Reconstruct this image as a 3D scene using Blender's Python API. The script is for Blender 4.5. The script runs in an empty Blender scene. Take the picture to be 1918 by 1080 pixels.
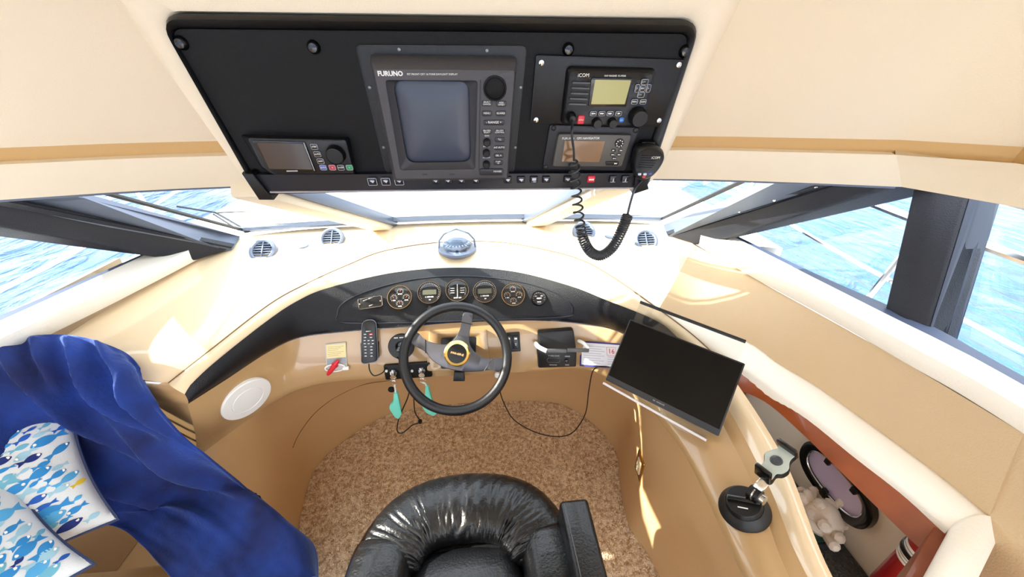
import bpy, bmesh, math, random
import numpy as np
from mathutils import Vector, Matrix, noise
from mathutils.bvhtree import BVHTree
random.seed(4)
scene = bpy.context.scene
COL = scene.collection
R = math.radians

# ------------------------------------------------------------------ camera
CAM = Vector((.118, 0, 1.73)); YAW = R(-4.3); PITCH = R(30); FPX = 700.0
cd = bpy.data.cameras.new('camera'); cam = bpy.data.objects.new('camera', cd); COL.objects.link(cam)
cd.sensor_width = 36; cd.lens = FPX / 1918 * 36; cd.clip_start = .02; cd.clip_end = 3000
cam.location = CAM; cam.rotation_euler = (R(90) - PITCH, 0, YAW); scene.camera = cam
# ------------------------------------------------------------------ sky, sun, exposure
world = bpy.data.worlds.new('sky'); scene.world = world; world.use_nodes = True
wn = world.node_tree; wn.nodes.clear()
wo = wn.nodes.new('ShaderNodeOutputWorld'); wb = wn.nodes.new('ShaderNodeBackground')
sk = wn.nodes.new('ShaderNodeTexSky'); sk.sky_type = 'HOSEK_WILKIE'; sk.turbidity = 5; sk.ground_albedo = .5
SUN_AZ = Vector((-1.0, .05, 0)).normalized(); SUN_EL = R(31)
SUN_DIR = Vector((SUN_AZ.x * math.cos(SUN_EL), SUN_AZ.y * math.cos(SUN_EL), math.sin(SUN_EL)))
sk.sun_direction = SUN_DIR
wmix = wn.nodes.new('ShaderNodeMixRGB'); wmix.inputs[0].default_value = .7
wmix.inputs[2].default_value = (.93, .97, 1.03, 1)
wn.links.new(sk.outputs[0], wmix.inputs[1]); wn.links.new(wmix.outputs[0], wb.inputs[0]); wn.links.new(wb.outputs[0], wo.inputs[0])
wb.inputs[1].default_value = 2.2
sd = bpy.data.lights.new('sun', 'SUN'); sun = bpy.data.objects.new('sun', sd); COL.objects.link(sun)
sd.energy = 8.0; sd.angle = R(.8); sd.color = (1, .93, .8)
sun.rotation_euler = SUN_DIR.to_track_quat('Z', 'Y').to_euler(); sun.location = SUN_DIR * 8
vs = scene.view_settings; vs.view_transform = 'Standard'; vs.look = 'None'; vs.gamma = 1; vs.exposure = 1.42
try: vs.use_curve_mapping = False
except Exception: pass
try:
    scene.cycles.use_denoising = True; scene.cycles.max_bounces = 12; scene.cycles.diffuse_bounces = 6
    scene.cycles.transparent_max_bounces = 16; scene.cycles.sample_clamp_indirect = 8
except Exception: pass

# ------------------------------------------------------------------ geometry helpers
_f = Vector((-math.sin(YAW) * math.cos(PITCH), math.cos(YAW) * math.cos(PITCH), -math.sin(PITCH)))
_r = Vector((math.cos(YAW), math.sin(YAW), 0)); _u = _r.cross(_f)
def ray(x, y): return _f + _r * ((x - 959) / FPX) - _u * ((y - 540) / FPX)
def at(x, y, z=None, Y=None, X=None, plane=None):
    """the point of the place seen at a photo position, on a known level / distance / plane"""
    d = ray(x, y)
    if z is not None: t = (z - CAM.z) / d.z
    elif Y is not None: t = (Y - CAM.y) / d.y
    elif X is not None: t = (X - CAM.x) / d.x
    else: t = (plane[0] - CAM).dot(plane[1]) / d.dot(plane[1])
    return CAM + d * t
def lin(c):
    return tuple(((v / 255) / 12.92 if v / 255 <= .04045 else ((v / 255 + .055) / 1.055) ** 2.4) for v in c[:3]) + (1,)
MATS = {}
def mat(name, col, rough=.5, metal=0, coat=0, spec=.5, noise_scale=0, noise_amt=0, bump=0, bump_scale=60, col2=None, sheen=0, emit=0, trans=0, alpha=1, coords='Object'):
    m = bpy.data.materials.new(name); m.use_nodes = True; nt = m.node_tree; b = nt.nodes['Principled BSDF']
    c = lin(col); b.inputs['Base Color'].default_value = c; b.inputs['Roughness'].default_value = rough
    b.inputs['Metallic'].default_value = metal; b.inputs['Coat Weight'].default_value = coat; b.inputs['Coat Roughness'].default_value = .06
    b.inputs['Specular IOR Level'].default_value = spec; b.inputs['Transmission Weight'].default_value = trans
    if sheen: b.inputs['Sheen Weight'].default_value = sheen; b.inputs['Sheen Roughness'].default_value = .4
    if emit: b.inputs['Emission Color'].default_value = c; b.inputs['Emission Strength'].default_value = emit
    if noise_amt or bump:
        tc = nt.nodes.new('ShaderNodeTexCoord')
    if noise_amt:
        n = nt.nodes.new('ShaderNodeTexNoise'); n.inputs['Scale'].default_value = noise_scale; n.inputs['Detail'].default_value = 5
        nt.links.new(tc.outputs[coords], n.inputs['Vector'])
        rp = nt.nodes.new('ShaderNodeValToRGB'); c2 = lin(col2) if col2 else tuple(v * (1 - noise_amt) for v in c[:3]) + (1,)
        rp.color_ramp.elements[0].position = .35; rp.color_ramp.elements[1].position = .65
        rp.color_ramp.elements[0].color = c2; rp.color_ramp.elements[1].color = c
        nt.links.new(n.outputs['Fac'], rp.inputs[0]); nt.links.new(rp.outputs[0], b.inputs['Base Color'])
    if bump:
        n2 = nt.nodes.new('ShaderNodeTexNoise'); n2.inputs['Scale'].default_value = bump_scale; n2.inputs['Detail'].default_value = 4
        nt.links.new(tc.outputs[coords], n2.inputs['Vector'])
        bp = nt.nodes.new('ShaderNodeBump'); bp.inputs['Strength'].default_value = bump; bp.inputs['Distance'].default_value = .004
        nt.links.new(n2.outputs['Fac'], bp.inputs['Height']); nt.links.new(bp.outputs[0], b.inputs['Normal'])
    MATS[name] = m; return m
def glassmat(name, tint, refl=.03, rough=0.0, edge=.45):
    m = bpy.data.materials.new(name); m.use_nodes = True; nt = m.node_tree; nt.nodes.clear()
    o = nt.nodes.new('ShaderNodeOutputMaterial'); t = nt.nodes.new('ShaderNodeBsdfTransparent'); g = nt.nodes.new('ShaderNodeBsdfGlossy')
    mx = nt.nodes.new('ShaderNodeMixShader'); lw = nt.nodes.new('ShaderNodeLayerWeight'); lw.inputs['Blend'].default_value = .5
    pw = nt.nodes.new('ShaderNodeMath'); pw.operation = 'POWER'; pw.inputs[1].default_value = 5
    ma = nt.nodes.new('ShaderNodeMath'); ma.operation = 'MULTIPLY_ADD'; ma.inputs[1].default_value = edge; ma.inputs[2].default_value = refl
    nt.links.new(lw.outputs['Facing'], pw.inputs[0]); nt.links.new(pw.outputs[0], ma.inputs[0]); nt.links.new(ma.outputs[0], mx.inputs[0])
    t.inputs[0].default_value = tint; g.inputs['Roughness'].default_value = rough
    nt.links.new(t.outputs[0], mx.inputs[1]); nt.links.new(g.outputs[0], mx.inputs[2]); nt.links.new(mx.outputs[0], o.inputs[0])
    MATS[name] = m; return m

class G:
    """collects shapes into one mesh"""
    def __init__(s): s.v = []; s.f = []; s.m = []
    def add(s, vf, M=None, mi=0):
        o = len(s.v)
        s.v += [(M @ Vector(p)) if M else Vector(p) for p in vf[0]]
        s.f += [tuple(i + o for i in q) for q in vf[1]]; s.m += [mi] * len(vf[1]); return s
def T(x=0, y=0, z=0, rx=0, ry=0, rz=0, s=1):
    from mathutils import Euler
    return Matrix.Translation((x, y, z)) @ Euler((rx, ry, rz)).to_matrix().to_4x4() @ Matrix.Diagonal((s, s, s, 1))
def link(name, g, mats, parent=None, smooth=True, angle=35, world=False):
    if isinstance(g, tuple): g = G().add(g)
    if not isinstance(mats, (list, tuple)): mats = [mats]
    vs_ = g.v
    if world and parent is not None:
        Mi = parent.matrix_basis.inverted()
        if parent.parent: Mi = Mi @ parent.parent.matrix_basis.inverted()
        vs_ = [Mi @ Vector(p) for p in vs_]
    loc = None
    if parent is None:
        a = np.array([tuple(p) for p in vs_]); loc = Vector(((a[:, 0].min() + a[:, 0].max()) / 2, (a[:, 1].min() + a[:, 1].max()) / 2, a[:, 2].min()))
        vs_ = [Vector(p) - loc for p in vs_]
    me = bpy.data.meshes.new(name); me.from_pydata([tuple(p) for p in vs_], [], g.f)
    for m in mats: me.materials.append(m)
    if len(mats) > 1: me.polygons.foreach_set('material_index', g.m)
    bm = bmesh.new(); bm.from_mesh(me); bmesh.ops.remove_doubles(bm, verts=bm.verts, dist=1e-6); bmesh.ops.recalc_face_normals(bm, faces=bm.faces)
    if smooth:
        for f in bm.faces: f.smooth = True
        ca = math.cos(R(angle))
        for e in bm.edges:
            if len(e.link_faces) == 2 and e.link_faces[0].normal.dot(e.link_faces[1].normal) < ca: e.smooth = False
    bm.to_mesh(me); bm.free(); me.update()
    o = bpy.data.objects.new(name, me); COL.objects.link(o)
    if parent: o.parent = parent
    else: o.location = loc
    return o
def tag(o, label=None, cat=None, group=None, kind=None):
    if label: o['label'] = label
    if cat: o['category'] = cat
    if group: o['group'] = group
    if kind: o['kind'] = kind
    return o
def thing(name, M, label, cat, group=None, kind=None):
    o = bpy.data.objects.new(name, None); COL.objects.link(o); o.empty_display_size = .05
    o.matrix_basis = M if isinstance(M, Matrix) else Matrix.Translation(M)
    return tag(o, label, cat, group, kind)
def frame(origin, ex, n):
    n = n.normalized(); ey = n.cross(ex).normalized(); ex = ey.cross(n)
    M = Matrix((ex, ey, n)).transposed().to_4x4(); M.translation = origin; return M
# --- shapes, each (verts, faces)
def bmout(bm):
    bm.verts.index_update(); r = ([v.co.copy() for v in bm.verts], [tuple(v.index for v in f.verts) for f in bm.faces]); bm.free(); return r
def box(cx, cy, cz, sx, sy, sz, bev=0, seg=2):
    bm = bmesh.new(); bmesh.ops.create_cube(bm, size=1)
    for v in bm.verts: v.co = Vector((cx + v.co.x * sx, cy + v.co.y * sy, cz + v.co.z * sz))
    if bev: bmesh.ops.bevel(bm, geom=list(bm.edges), offset=bev, segments=seg, affect='EDGES', profile=.5)
    return bmout(bm)
def hexa(q0, q1, bev=0, seg=2):
    """solid between two quads"""
    bm = bmesh.new(); a = [bm.verts.new(p) for p in q0]; b = [bm.verts.new(p) for p in q1]
    bm.faces.new(a[::-1]); bm.faces.new(b)
    for i in range(len(a)): bm.faces.new((a[i], a[(i + 1) % len(a)], b[(i + 1) % len(a)], b[i]))
    bmesh.ops.recalc_face_normals(bm, faces=bm.faces)
    if bev: bmesh.ops.bevel(bm, geom=list(bm.edges), offset=bev, segments=seg, affect='EDGES', profile=.5)
    return bmout(bm)
def roundpoly(pts, r, seg=5):
    out = []; n = len(pts); pts = [Vector((p[0], p[1])) for p in pts]
    for i in range(n):
        p = pts[i]; a = (pts[i - 1] - p); b = (pts[(i + 1) % n] - p); rr = r[i] if isinstance(r, (list, tuple)) else r
        la, lb = a.length, b.length; d = min(rr, la * .48, lb * .48); a = a.normalized() * d; b = b.normalized() * d
        if d < 1e-7: out.append(p.copy()); continue
        for k in range(seg + 1):
            t = k / seg; out.append((p + a) * (1 - t) ** 2 + p * 2 * t * (1 - t) + (p + b) * t * t)
    return out
def prism(pts, z0, z1, bev=0, pts_top=None):
    """outline (2D) extruded from z0 to z1, chamfered top edge, optional other top outline"""
    n = len(pts); top = pts_top or pts; c = sum((Vector(p) for p in top), Vector((0, 0))) / n
    rings = [[(p[0], p[1], z0) for p in pts]]
    if bev:
        rings.append([(p[0], p[1], z1 - bev) for p in top])
        q = []
        for p in top:
            d = Vector(p) - c; L = d.length; q.append(Vector(p) - d / max(L, 1e-9) * bev * 1.2)
        rings.append([(p[0] * .7 + s[0] * .3, p[1] * .7 + s[1] * .3, z1 - bev * .3) for p, s in zip(top, q)])
        rings.append([(p[0], p[1], z1) for p in q])
    else: rings.append([(p[0], p[1], z1) for p in top])
    v = [p for r_ in rings for p in r_]; f = []
    for k in range(len(rings) - 1):
        for i in range(n): f.append((k * n + i, k * n + (i + 1) % n, (k + 1) * n + (i + 1) % n, (k + 1) * n + i))
    f.append(tuple(range(n))[::-1]); f.append(tuple(range((len(rings) - 1) * n, len(rings) * n)))
    return v, f
def rrect(w, h, r, cx=0, cy=0, seg=5): return roundpoly([(cx - w / 2, cy - h / 2), (cx + w / 2, cy - h / 2), (cx + w / 2, cy + h / 2), (cx - w / 2, cy + h / 2)], r, seg)
def circle(r, n=32, cx=0, cy=0): return [Vector((cx + r * math.cos(2 * math.pi * i / n), cy + r * math.sin(2 * math.pi * i / n))) for i in range(n)]
def ringplate(outer, inner, z0, z1):
    """plate with a hole; outlines of equal count"""
    n = len(outer); v = [(p[0], p[1], z0) for p in outer] + [(p[0], p[1], z1) for p in outer] + [(p[0], p[1], z1) for p in inner] + [(p[0], p[1], z0) for p in inner]; f = []
    for k in range(4):
        for i in range(n):
            j = (i + 1) % n; f.append((k * n + i, k * n + j, ((k + 1) % 4) * n + j, ((k + 1) % 4) * n + i))
    return v, f
def lathe(prof, n=32, cap=True):
    v = []; f = []
    for (r_, z) in prof: v += [(r_ * math.cos(2 * math.pi * i / n), r_ * math.sin(2 * math.pi * i / n), z) for i in range(n)]
    for k in range(len(prof) - 1):
        for i in range(n): f.append((k * n + i, k * n + (i + 1) % n, (k + 1) * n + (i + 1) % n, (k + 1) * n + i))
    if cap: f.append(tuple(range(n))[::-1]); f.append(tuple(range((len(prof) - 1) * n, len(prof) * n)))
    return v, f
def catmull(P, n, closed=False):
    P = [Vector(p) for p in P]; out = []; m = len(P); segs = m if closed else m - 1
    for k in range(n):
        u = k / (n if closed else n - 1) * segs; i = min(int(u), segs - 1); t = u - i
        g = lambda j: P[j % m] if closed else P[max(0, min(m - 1, j))]
        a, b, c, d = g(i - 1), g(i), g(i + 1), g(i + 2)
        out.append(.5 * ((2 * b) + (c - a) * t + (2 * a - 5 * b + 4 * c - d) * t * t + (3 * b - a - 3 * c + d) * t ** 3))
    return out
def tube(P, r, seg=8, closed=False, cap=True):
    P = [Vector(p) for p in P]; n = len(P); v = []; f = []; nrm = None
    for i in range(n):
        a = P[i - 1] if (i or closed) else P[i]; b = P[(i + 1) % n] if (i < n - 1 or closed) else P[i]
        t = (b - a).normalized()
        if nrm is None: nrm = t.orthogonal().normalized()
        nrm = (nrm - t * nrm.dot(t)).normalized(); bn = t.cross(nrm); rr = r[i] if isinstance(r, (list, tuple)) else r
        v += [P[i] + (nrm * math.cos(2 * math.pi * k / seg) + bn * math.sin(2 * math.pi * k / seg)) * rr for k in range(seg)]
    for i in range(n if closed else n - 1):
        j = (i + 1) % n
        for k in range(seg): f.append((i * seg + k, i * seg + (k + 1) % seg, j * seg + (k + 1) % seg, j * seg + k))
    if cap and not closed: f.append(tuple(range(seg))[::-1]); f.append(tuple(range((n - 1) * seg, n * seg)))
    return v, f
def grid(rows, closed_u=False):
    """surface through rows of points"""
    n = len(rows[0]); v = [p for r_ in rows for p in r_]; f = []
    for k in range(len(rows) - 1):
        for i in range(n if closed_u else n - 1):
            j = (i + 1) % n; f.append((k * n + i, k * n + j, (k + 1) * n + j, (k + 1) * n + i))
    return v, f
def slab(A, B, th, up=None, rows=1, bulge=0):
    """thick strip lofted from curve A to curve B; th along the surface normal"""
    n = len(A); S = []
    for k in range(rows + 1):
        t = k / rows; S.append([Vector(a).lerp(Vector(b), t) for a, b in zip(A, B)])
    N = []
    for k in range(rows + 1):
        row = []
        for i in range(n):
            du = S[k][min(n - 1, i + 1)] - S[k][max(0, i - 1)]; dv = S[min(rows, k + 1)][i] - S[max(0, k - 1)][i]
            nn = du.cross(dv)
            nn = nn.normalized() if nn.length > 1e-9 else Vector((0, 0, 1))
            row.append(nn)
        N.append(row)
    top = [[S[k][i] + N[k][i] * bulge * math.sin(math.pi * k / rows) ** .6 for i in range(n)] for k in range(rows + 1)]
    bot = [[S[k][i] - N[k][i] * th for i in range(n)] for k in range(rows + 1)]
    v = [p for r_ in top for p in r_] + [p for r_ in bot for p in r_]; o = n * (rows + 1); f = []
    for k in range(rows):
        for i in range(n - 1):
            a, b, c, d = k * n + i, k * n + i + 1, (k + 1) * n + i + 1, (k + 1) * n + i
            f.append((a, b, c, d)); f.append((o + d, o + c, o + b, o + a))
    for i in range(n - 1):
        f.append((i + 1, i, o + i, o + i + 1)); e = rows * n; f.append((e + i, e + i + 1, o + e + i + 1, o + e + i))
    for k in range(rows):
        f.append((k * n, (k + 1) * n, o + (k + 1) * n, o + k * n)); e = n - 1
        f.append(((k + 1) * n + e, k * n + e, o + k * n + e, o + (k + 1) * n + e))
    return v, f
def text(s, size, align='CENTER', extrude=.0004, bold=0):
    c = bpy.data.curves.new('t', 'FONT'); c.body = s; c.size = size; c.align_x = align; c.align_y = 'CENTER'; c.extrude = extrude; c.resolution_u = 2; c.offset = bold
    o = bpy.data.objects.new('t', c); COL.objects.link(o); dg = bpy.context.evaluated_depsgraph_get()
    me = bpy.data.meshes.new_from_object(o.evaluated_get(dg)); r_ = ([v.co.copy() for v in me.vertices], [tuple(p.vertices) for p in me.polygons])
    bpy.data.objects.remove(o); bpy.data.curves.remove(c); bpy.data.meshes.remove(me); return r_
def scribble(w, h, seed=0):
    """a run of small print too fine to read: little upright blocks of varied width"""
    rg_ = random.Random(seed); g = G(); x = -w / 2
    while x < w / 2 - h * .3:
        cw = h * rg_.uniform(.35, .75)
        if rg_.random() > .14: g.add(box(x + cw / 2, rg_.uniform(-.04, .04) * h, 0, cw * .82, h * rg_.uniform(.62, 1), .0006))
        x += cw
    return g.v, g.f
def copy_tree(o, parent=None):
    c = o.copy(); COL.objects.link(c)
    if parent: c.parent = parent
    for ch in [k for k in o.children]: copy_tree(ch, c)
    return c

# ------------------------------------------------------------------ materials
cream = mat('cream_vinyl', (232, 218, 192), .5, bump=.15, bump_scale=350)
cream2 = mat('cream_vinyl_valance', (228, 215, 190), .5, bump=.15, bump_scale=350)
tanstrip = mat('tan_vinyl', (196, 158, 100), .55, bump=.2, bump_scale=300)
white_v = mat('white_vinyl', (240, 236, 226), .42, bump=.2, bump_scale=120)
podtan = mat('tan_gelcoat', (182, 148, 104), .28, coat=.7, noise_scale=6, noise_amt=.06)
decktan = mat('dash_gelcoat_sunlit', (226, 204, 170), .22, coat=.8)  # console tan made paler, with sunlight and gloss put into the colour
paneltan = mat('tan_side_vinyl', (190, 164, 128), .5, bump=.25, bump_scale=260)
footwell = mat('footwell_vinyl', (200, 164, 118), .42, bump=.15, bump_scale=250)
black_v = mat('black_hood_vinyl', (13, 14, 20), .45, spec=.35, bump=.5, bump_scale=420)
black_p = mat('black_plastic', (8, 9, 11), .40, spec=.4, bump=.15, bump_scale=500)
black_panel = mat('black_panel', (7, 8, 10), .6, spec=.3, bump=.3, bump_scale=600)
black_gloss = mat('black_gloss', (6, 7, 8), .22, coat=.2)
pillar_dark = mat('dark_pillar_leather', (32, 35, 44), .5, spec=.35, bump=.4, bump_scale=300)
alu_grey = mat('grey_frame_metal', (98, 108, 126), .4, metal=.35)
gasket = mat('black_gasket', (20, 22, 26), .5)
steel = mat('polished_steel', (215, 218, 222), .16, metal=1)
white_plastic = mat('white_plastic', (236, 236, 234), .35)
white_print = mat('white_print', (232, 232, 228), .5)
pane_glass = glassmat('window_glass', (.93, .96, .97, 1))
gelwhite = mat('white_gelcoat', (244, 245, 246), .25, coat=.4)
wood = mat('cherry_wood', (150, 74, 34), .35, coat=.3, noise_scale=9, noise_amt=.35, col2=(120, 54, 22))
# ------------------------------------------------------------------ outside: water, foredeck
def water_mat():
    m = bpy.data.materials.new('sea_water'); m.use_nodes = True; nt = m.node_tree; b = nt.nodes['Principled BSDF']
    b.inputs['Base Color'].default_value = lin((58, 92, 142)); b.inputs['Roughness'].default_value = .16; b.inputs['Specular IOR Level'].default_value = .38; b.inputs['IOR'].default_value = 1.33
    tc = nt.nodes.new('ShaderNodeTexCoord'); mp = nt.nodes.new('ShaderNodeMapping'); mp.inputs['Scale'].default_value = (1.0, .45, 1); mp.inputs['Rotation'].default_value = (0, 0, R(62))
    n1 = nt.nodes.new('ShaderNodeTexNoise'); n1.inputs['Scale'].default_value = 2.6; n1.inputs['Detail'].default_value = 6; n1.inputs['Distortion'].default_value = .6
    n2 = nt.nodes.new('ShaderNodeTexNoise'); n2.inputs['Scale'].default_value = .5; n2.inputs['Detail'].default_value = 3
    ad = nt.nodes.new('ShaderNodeMath'); ad.operation = 'MULTIPLY_ADD'; ad.inputs[1].default_value = 1.5
    bp = nt.nodes.new('ShaderNodeBump'); bp.inputs['Strength'].default_value = 1; bp.inputs['Distance'].default_value = .35
    nt.links.new(tc.outputs['Object'], mp.inputs[0]); nt.links.new(mp.outputs[0], n1.inputs['Vector']); nt.links.new(mp.outputs[0], n2.inputs['Vector'])
    nt.links.new(n2.outputs['Fac'], ad.inputs[0]); nt.links.new(n1.outputs['Fac'], ad.inputs[2]); nt.links.new(ad.outputs[0], bp.inputs['Height']); nt.links.new(bp.outputs[0], b.inputs['Normal'])
    return m
ws = 900
def water_mesh():
    # wave relief near the boat, flat far away
    xs = np.concatenate([-np.geomspace(ws, 26, 14), np.linspace(-25, 25, 201), np.geomspace(26, ws, 14)])
    ys = xs.copy(); nx = len(xs); v = []; f = []
    for y in ys:
        for x in xs:
            d = math.hypot(x, y); a = max(0, 1 - d / 30)
            z = -1.7
            if a > 0: z += a * (.10 * noise.noise(Vector((x * .8 + y * .5, y * .35 - x * .2, 0))) + .05 * noise.noise(Vector((x * 2.2, y * 1.1, 4))))
            v.append((x, y, z))
    for j in range(nx - 1):
        for i in range(nx - 1): f.append((j * nx + i, j * nx + i + 1, (j + 1) * nx + i + 1, (j + 1) * nx + i))
    return v, f
o = link('sea_water', water_mesh(), water_mat()); tag(o, 'rippled blue sea water outside the windows', 'water', kind='stuff')
# foredeck in front of the windscreen, narrowing to the bow
def foredeck():
    rows = []
    for k in range(15):
        t = k / 14; y = 1.80 + 4.9 * t; w = 1.75 * (1 - t ** 2.4) + .02; zc = .98 + .10 * t
        rows.append([(w * s, y, zc - .10 * abs(s) ** 2.5) for s in np.linspace(-1, 1, 13)])
    side = [[(p[0], p[1], p[2]) for p in (r_[0] for r_ in rows)], [(p[0] * .93, p[1] - .05, -1.8) for p in (r_[0] for r_ in rows)]]
    g = G().add(grid(rows)).add(grid(side)).add(grid([[(-p[0], p[1], p[2]) for p in q] for q in side]))
    return g
fd = thing('foredeck', (0, 3, .9), 'white moulded foredeck seen through the windscreen', 'boat deck', kind='structure')
link('deck_surface', foredeck(), gelwhite, fd, world=True)
link('deck_hatch', box(0, 3.4, 1.10, .6, .6, .05, .02), mat('hatch_acrylic', (196, 206, 216), .2), fd, world=True)
# side decks and hull topsides beside the cabin
for s, nm in ((-1, 'left'), (1, 'right')):
    g = G().add(box(s * 1.68, -.4, .74, .36, 4.6, .06, .01)).add(box(s * 1.80, -.4, -.5, .06, 4.6, 2.45, .01))
    tag(link('trim_9' if s < 0 else 'trim_10', g, gelwhite), 'white side deck and topside of the boat along the %s windows' % nm, 'side deck', kind='structure')
# windlass on the bow, bow rails
wl = thing('windlass', (.02, 5.4, 1.03), 'small grey anchor windlass far out on the bow', 'windlass')
link('base', lathe([(.10, 0), (.11, .03), (.08, .05)], 20), steel, wl)
link('drum', lathe([(.05, .05), (.03, .09), (.05, .13), (.045, .15)], 20), steel, wl)
link('chain_pipe', tube([(.05, 0, .06), (.14, .05, .10), (.2, .1, .02)], .012), steel, wl)
def rail(side):
    nm = 'left' if side < 0 else 'right'
    P = [Vector((side * 1.72, -1.6, 1.22)), Vector((side * 1.72, .2, 1.24)), Vector((side * 1.70, 1.6, 1.28)), Vector((side * 1.56, 3.2, 1.5)), Vector((side * 1.1, 5.0, 1.62)), Vector((side * .3, 6.6, 1.66))]
    t = thing('bow_rail', (side * 1.72, .2, .77), 'polished steel guard rail along the deck outside the %s windows' % nm, 'rail', 'guard rails on the side decks')
    link('top_rail', tube(catmull(P, 60), .016, 8), steel, t, world=True)
    link('lower_rail', tube([p + Vector((0, 0, -.24)) for p in catmull(P, 60)], .009, 6), steel, t, world=True)
    C_ = catmull(P, 60)
    for k in (2, 12, 20, 27, 34, 42, 50):
        p = C_[k]; link('stanchion', tube([p, Vector((p.x * .985, p.y + .06, .77 if p.y < 1.7 else .9))], .012, 8), steel, t, world=True)
rail(-1); rail(1)

# ------------------------------------------------------------------ cabin shell
def mir(L): return [Vector((-p.x, p.y, p.z)) for p in L][::-1]
SILL_Z = 1.10; HEAD_Z = 1.47
WB = catmull([(-.97, 1.66, 1.105), (-.66, 1.69, 1.11), (-.353, 1.705, 1.115), (0, 1.715, 1.115), (.353, 1.705, 1.115), (.66, 1.69, 1.11), (.97, 1.66, 1.105)], 61)
HR = [at(1240, 335, HEAD_Z), at(1470, 341, HEAD_Z), at(1690, 350, HEAD_Z)]
HCOR = HR[-1]
HEADC = [Vector((-HCOR.x, HCOR.y, HEAD_Z)), Vector((-HR[1].x, HR[1].y, HEAD_Z)), Vector((-HR[0].x, HR[0].y, HEAD_Z)), Vector((0, HR[0].y + .035, HEAD_Z)), HR[0], HR[1], HCOR]
HEAD = catmull(HEADC, 61)
# floor
tag(link('floor', box(0, .30, -.03, 2.9, 3.0, .05), footwell), 'cabin floor under the carpet', 'floor', kind='structure')
# ceiling: rises aft from the valance to a flat headliner
TOPZ = 1.585
def tt(x, y): return at(x, y, TOPZ)
cf = [tt(1270, 255), tt(1480, 258), tt(1690, 262)]
CC = [Vector((-cf[2].x, cf[2].y, TOPZ)), Vector((-cf[1].x, cf[1].y, TOPZ)), Vector((-cf[0].x, cf[0].y, TOPZ)), Vector((0, cf[0].y + .03, TOPZ)), cf[0], cf[1], cf[2]]
def uloop(front, side_pts):
    """left side aft -> front -> right side aft"""
    return [Vector((-p[0], p[1], p[2])) for p in side_pts[::-1]] + catmull(front, 41) + [Vector(p) for p in side_pts]
cs = tt(1918, 275)
L0 = uloop(CC, [(cs.x, cs.y, TOPZ), (cs.x + .05, .3, TOPZ), (cs.x + .06, -1.1, TOPZ)])
def inset(L, k, dz, dy):
    return [Vector((p.x * k, min(p.y - dy, 9) if p.y > -.9 else p.y, p.z + dz)) for p in L]
L1 = inset(L0, .955, .15, .10); L2 = inset(L0, .89, .31, .24); L3 = inset(L0, .76, .40, .42); L4 = inset(L0, .0, .43, .52)
tag(link('ceiling', grid([L0, L1, L2, L3, L4]), cream, angle=80), 'cream padded headliner sloping down to the windscreen', 'ceiling', kind='structure')
# tan reveal and cream valance under the ceiling
def band(front, corner, sidept, z0, z1, off0, off1): pass
VT = [p + Vector((0, 0, -.033)) for p in L0]; VTL = [p + Vector((0, .01, -.075)) for p in L0]
tag(link('trim_1', slab(VTL, L0, .02), tanstrip), 'tan vinyl strip between ceiling and valance', 'trim', kind='structure')
hs = at(1918, 390, HEAD_Z)
H0 = uloop(HEADC, [(hs.x, hs.y, HEAD_Z), (hs.x + .03, .3, HEAD_Z), (hs.x + .04, -1.1, HEAD_Z)])
VT2 = [p + Vector((-.012 * (1 if p.x > 0 else -1) if abs(p.x) > 1 else 0, -.012, 0)) for p in VT]
def vpiece(name, i0, i1, label):
    a = H0[i0:i1]; b = VT2[i0:i1]; tag(link(name, slab(a, b, .035, rows=6, bulge=.006), cream2, angle=60), label, 'trim', kind='structure')
nL = 3; nF = 41
vpiece('trim_2', nL, nL + nF, 'cream padded valance across the top of the windscreen')
vpiece('trim_3', nL + nF - 1, len(H0), 'cream padded valance above the right side windows')
vpiece('trim_4', 0, nL + 1, 'cream padded valance above the left side windows')
# dark strip where the screen meets the valance
tag(link('trim_5', tube([p + Vector((0, .02, -.002)) for p in HEAD], .008, 6), alu_grey), 'grey metal strip along the top of the windscreen', 'trim', kind='structure')

# windscreen: three panes with frames, two cream mullions
def lerpc(C_, x):  # point of a curve at a lateral place
    for a, b in zip(C_, C_[1:]):
        if a.x <= x <= b.x: return a.lerp(b, (x - a.x) / (b.x - a.x))
    return C_[0].copy() if x < C_[0].x else C_[-1].copy()
MB, MT = .353, .50     # mullion centre at base / at head
def pane(name, xb0, xb1, xt0, xt1, label):
    n = 9; A = [lerpc(WB, xb0 + (xb1 - xb0) * i / (n - 1)) + Vector((0, 0, .012)) for i in range(n)]
    B = [lerpc(HEAD, xt0 + (xt1 - xt0) * i / (n - 1)) + Vector((0, .035, .012)) for i in range(n)]
    t = thing(name, A[n // 2], label, 'window', kind='structure')
    link('pane', slab(A, B, .006, rows=2), pane_glass, t, world=True)
    loop = A + B[::-1]
    g = G()
    for P, w in ((A, .016), (B, .010)): g.add(slab([p + Vector((0, .01, -.012)) for p in P], [p + (q - p).normalized() * w * 1.6 + Vector((0, -.012, .0)) for p, q in zip(P, B if P is A else A)], .02))
    link('window_frame', g, alu_grey, t, world=True)
    for P in ((A[0], B[0]), (A[-1], B[-1])): link('gasket', tube([P[0], P[1]], .007, 6), gasket, t, world=True)
    return t
xe_b = at(1242, 421, 1.11).x; xe_t = at(1441, 343, HEAD_Z).x
pane('window_1', -xe_b, -MB - .05, -xe_t, -MT - .05, 'left pane of the raked windscreen with wiper outside')
pane('window_2', -MB + .045, MB - .045, -MT + .05, MT - .05, 'centre pane of the raked windscreen above the compass')
pane('window_3', MB + .05, xe_b, MT + .05, xe_t, 'right pane of the raked windscreen behind the curly cord')
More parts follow.
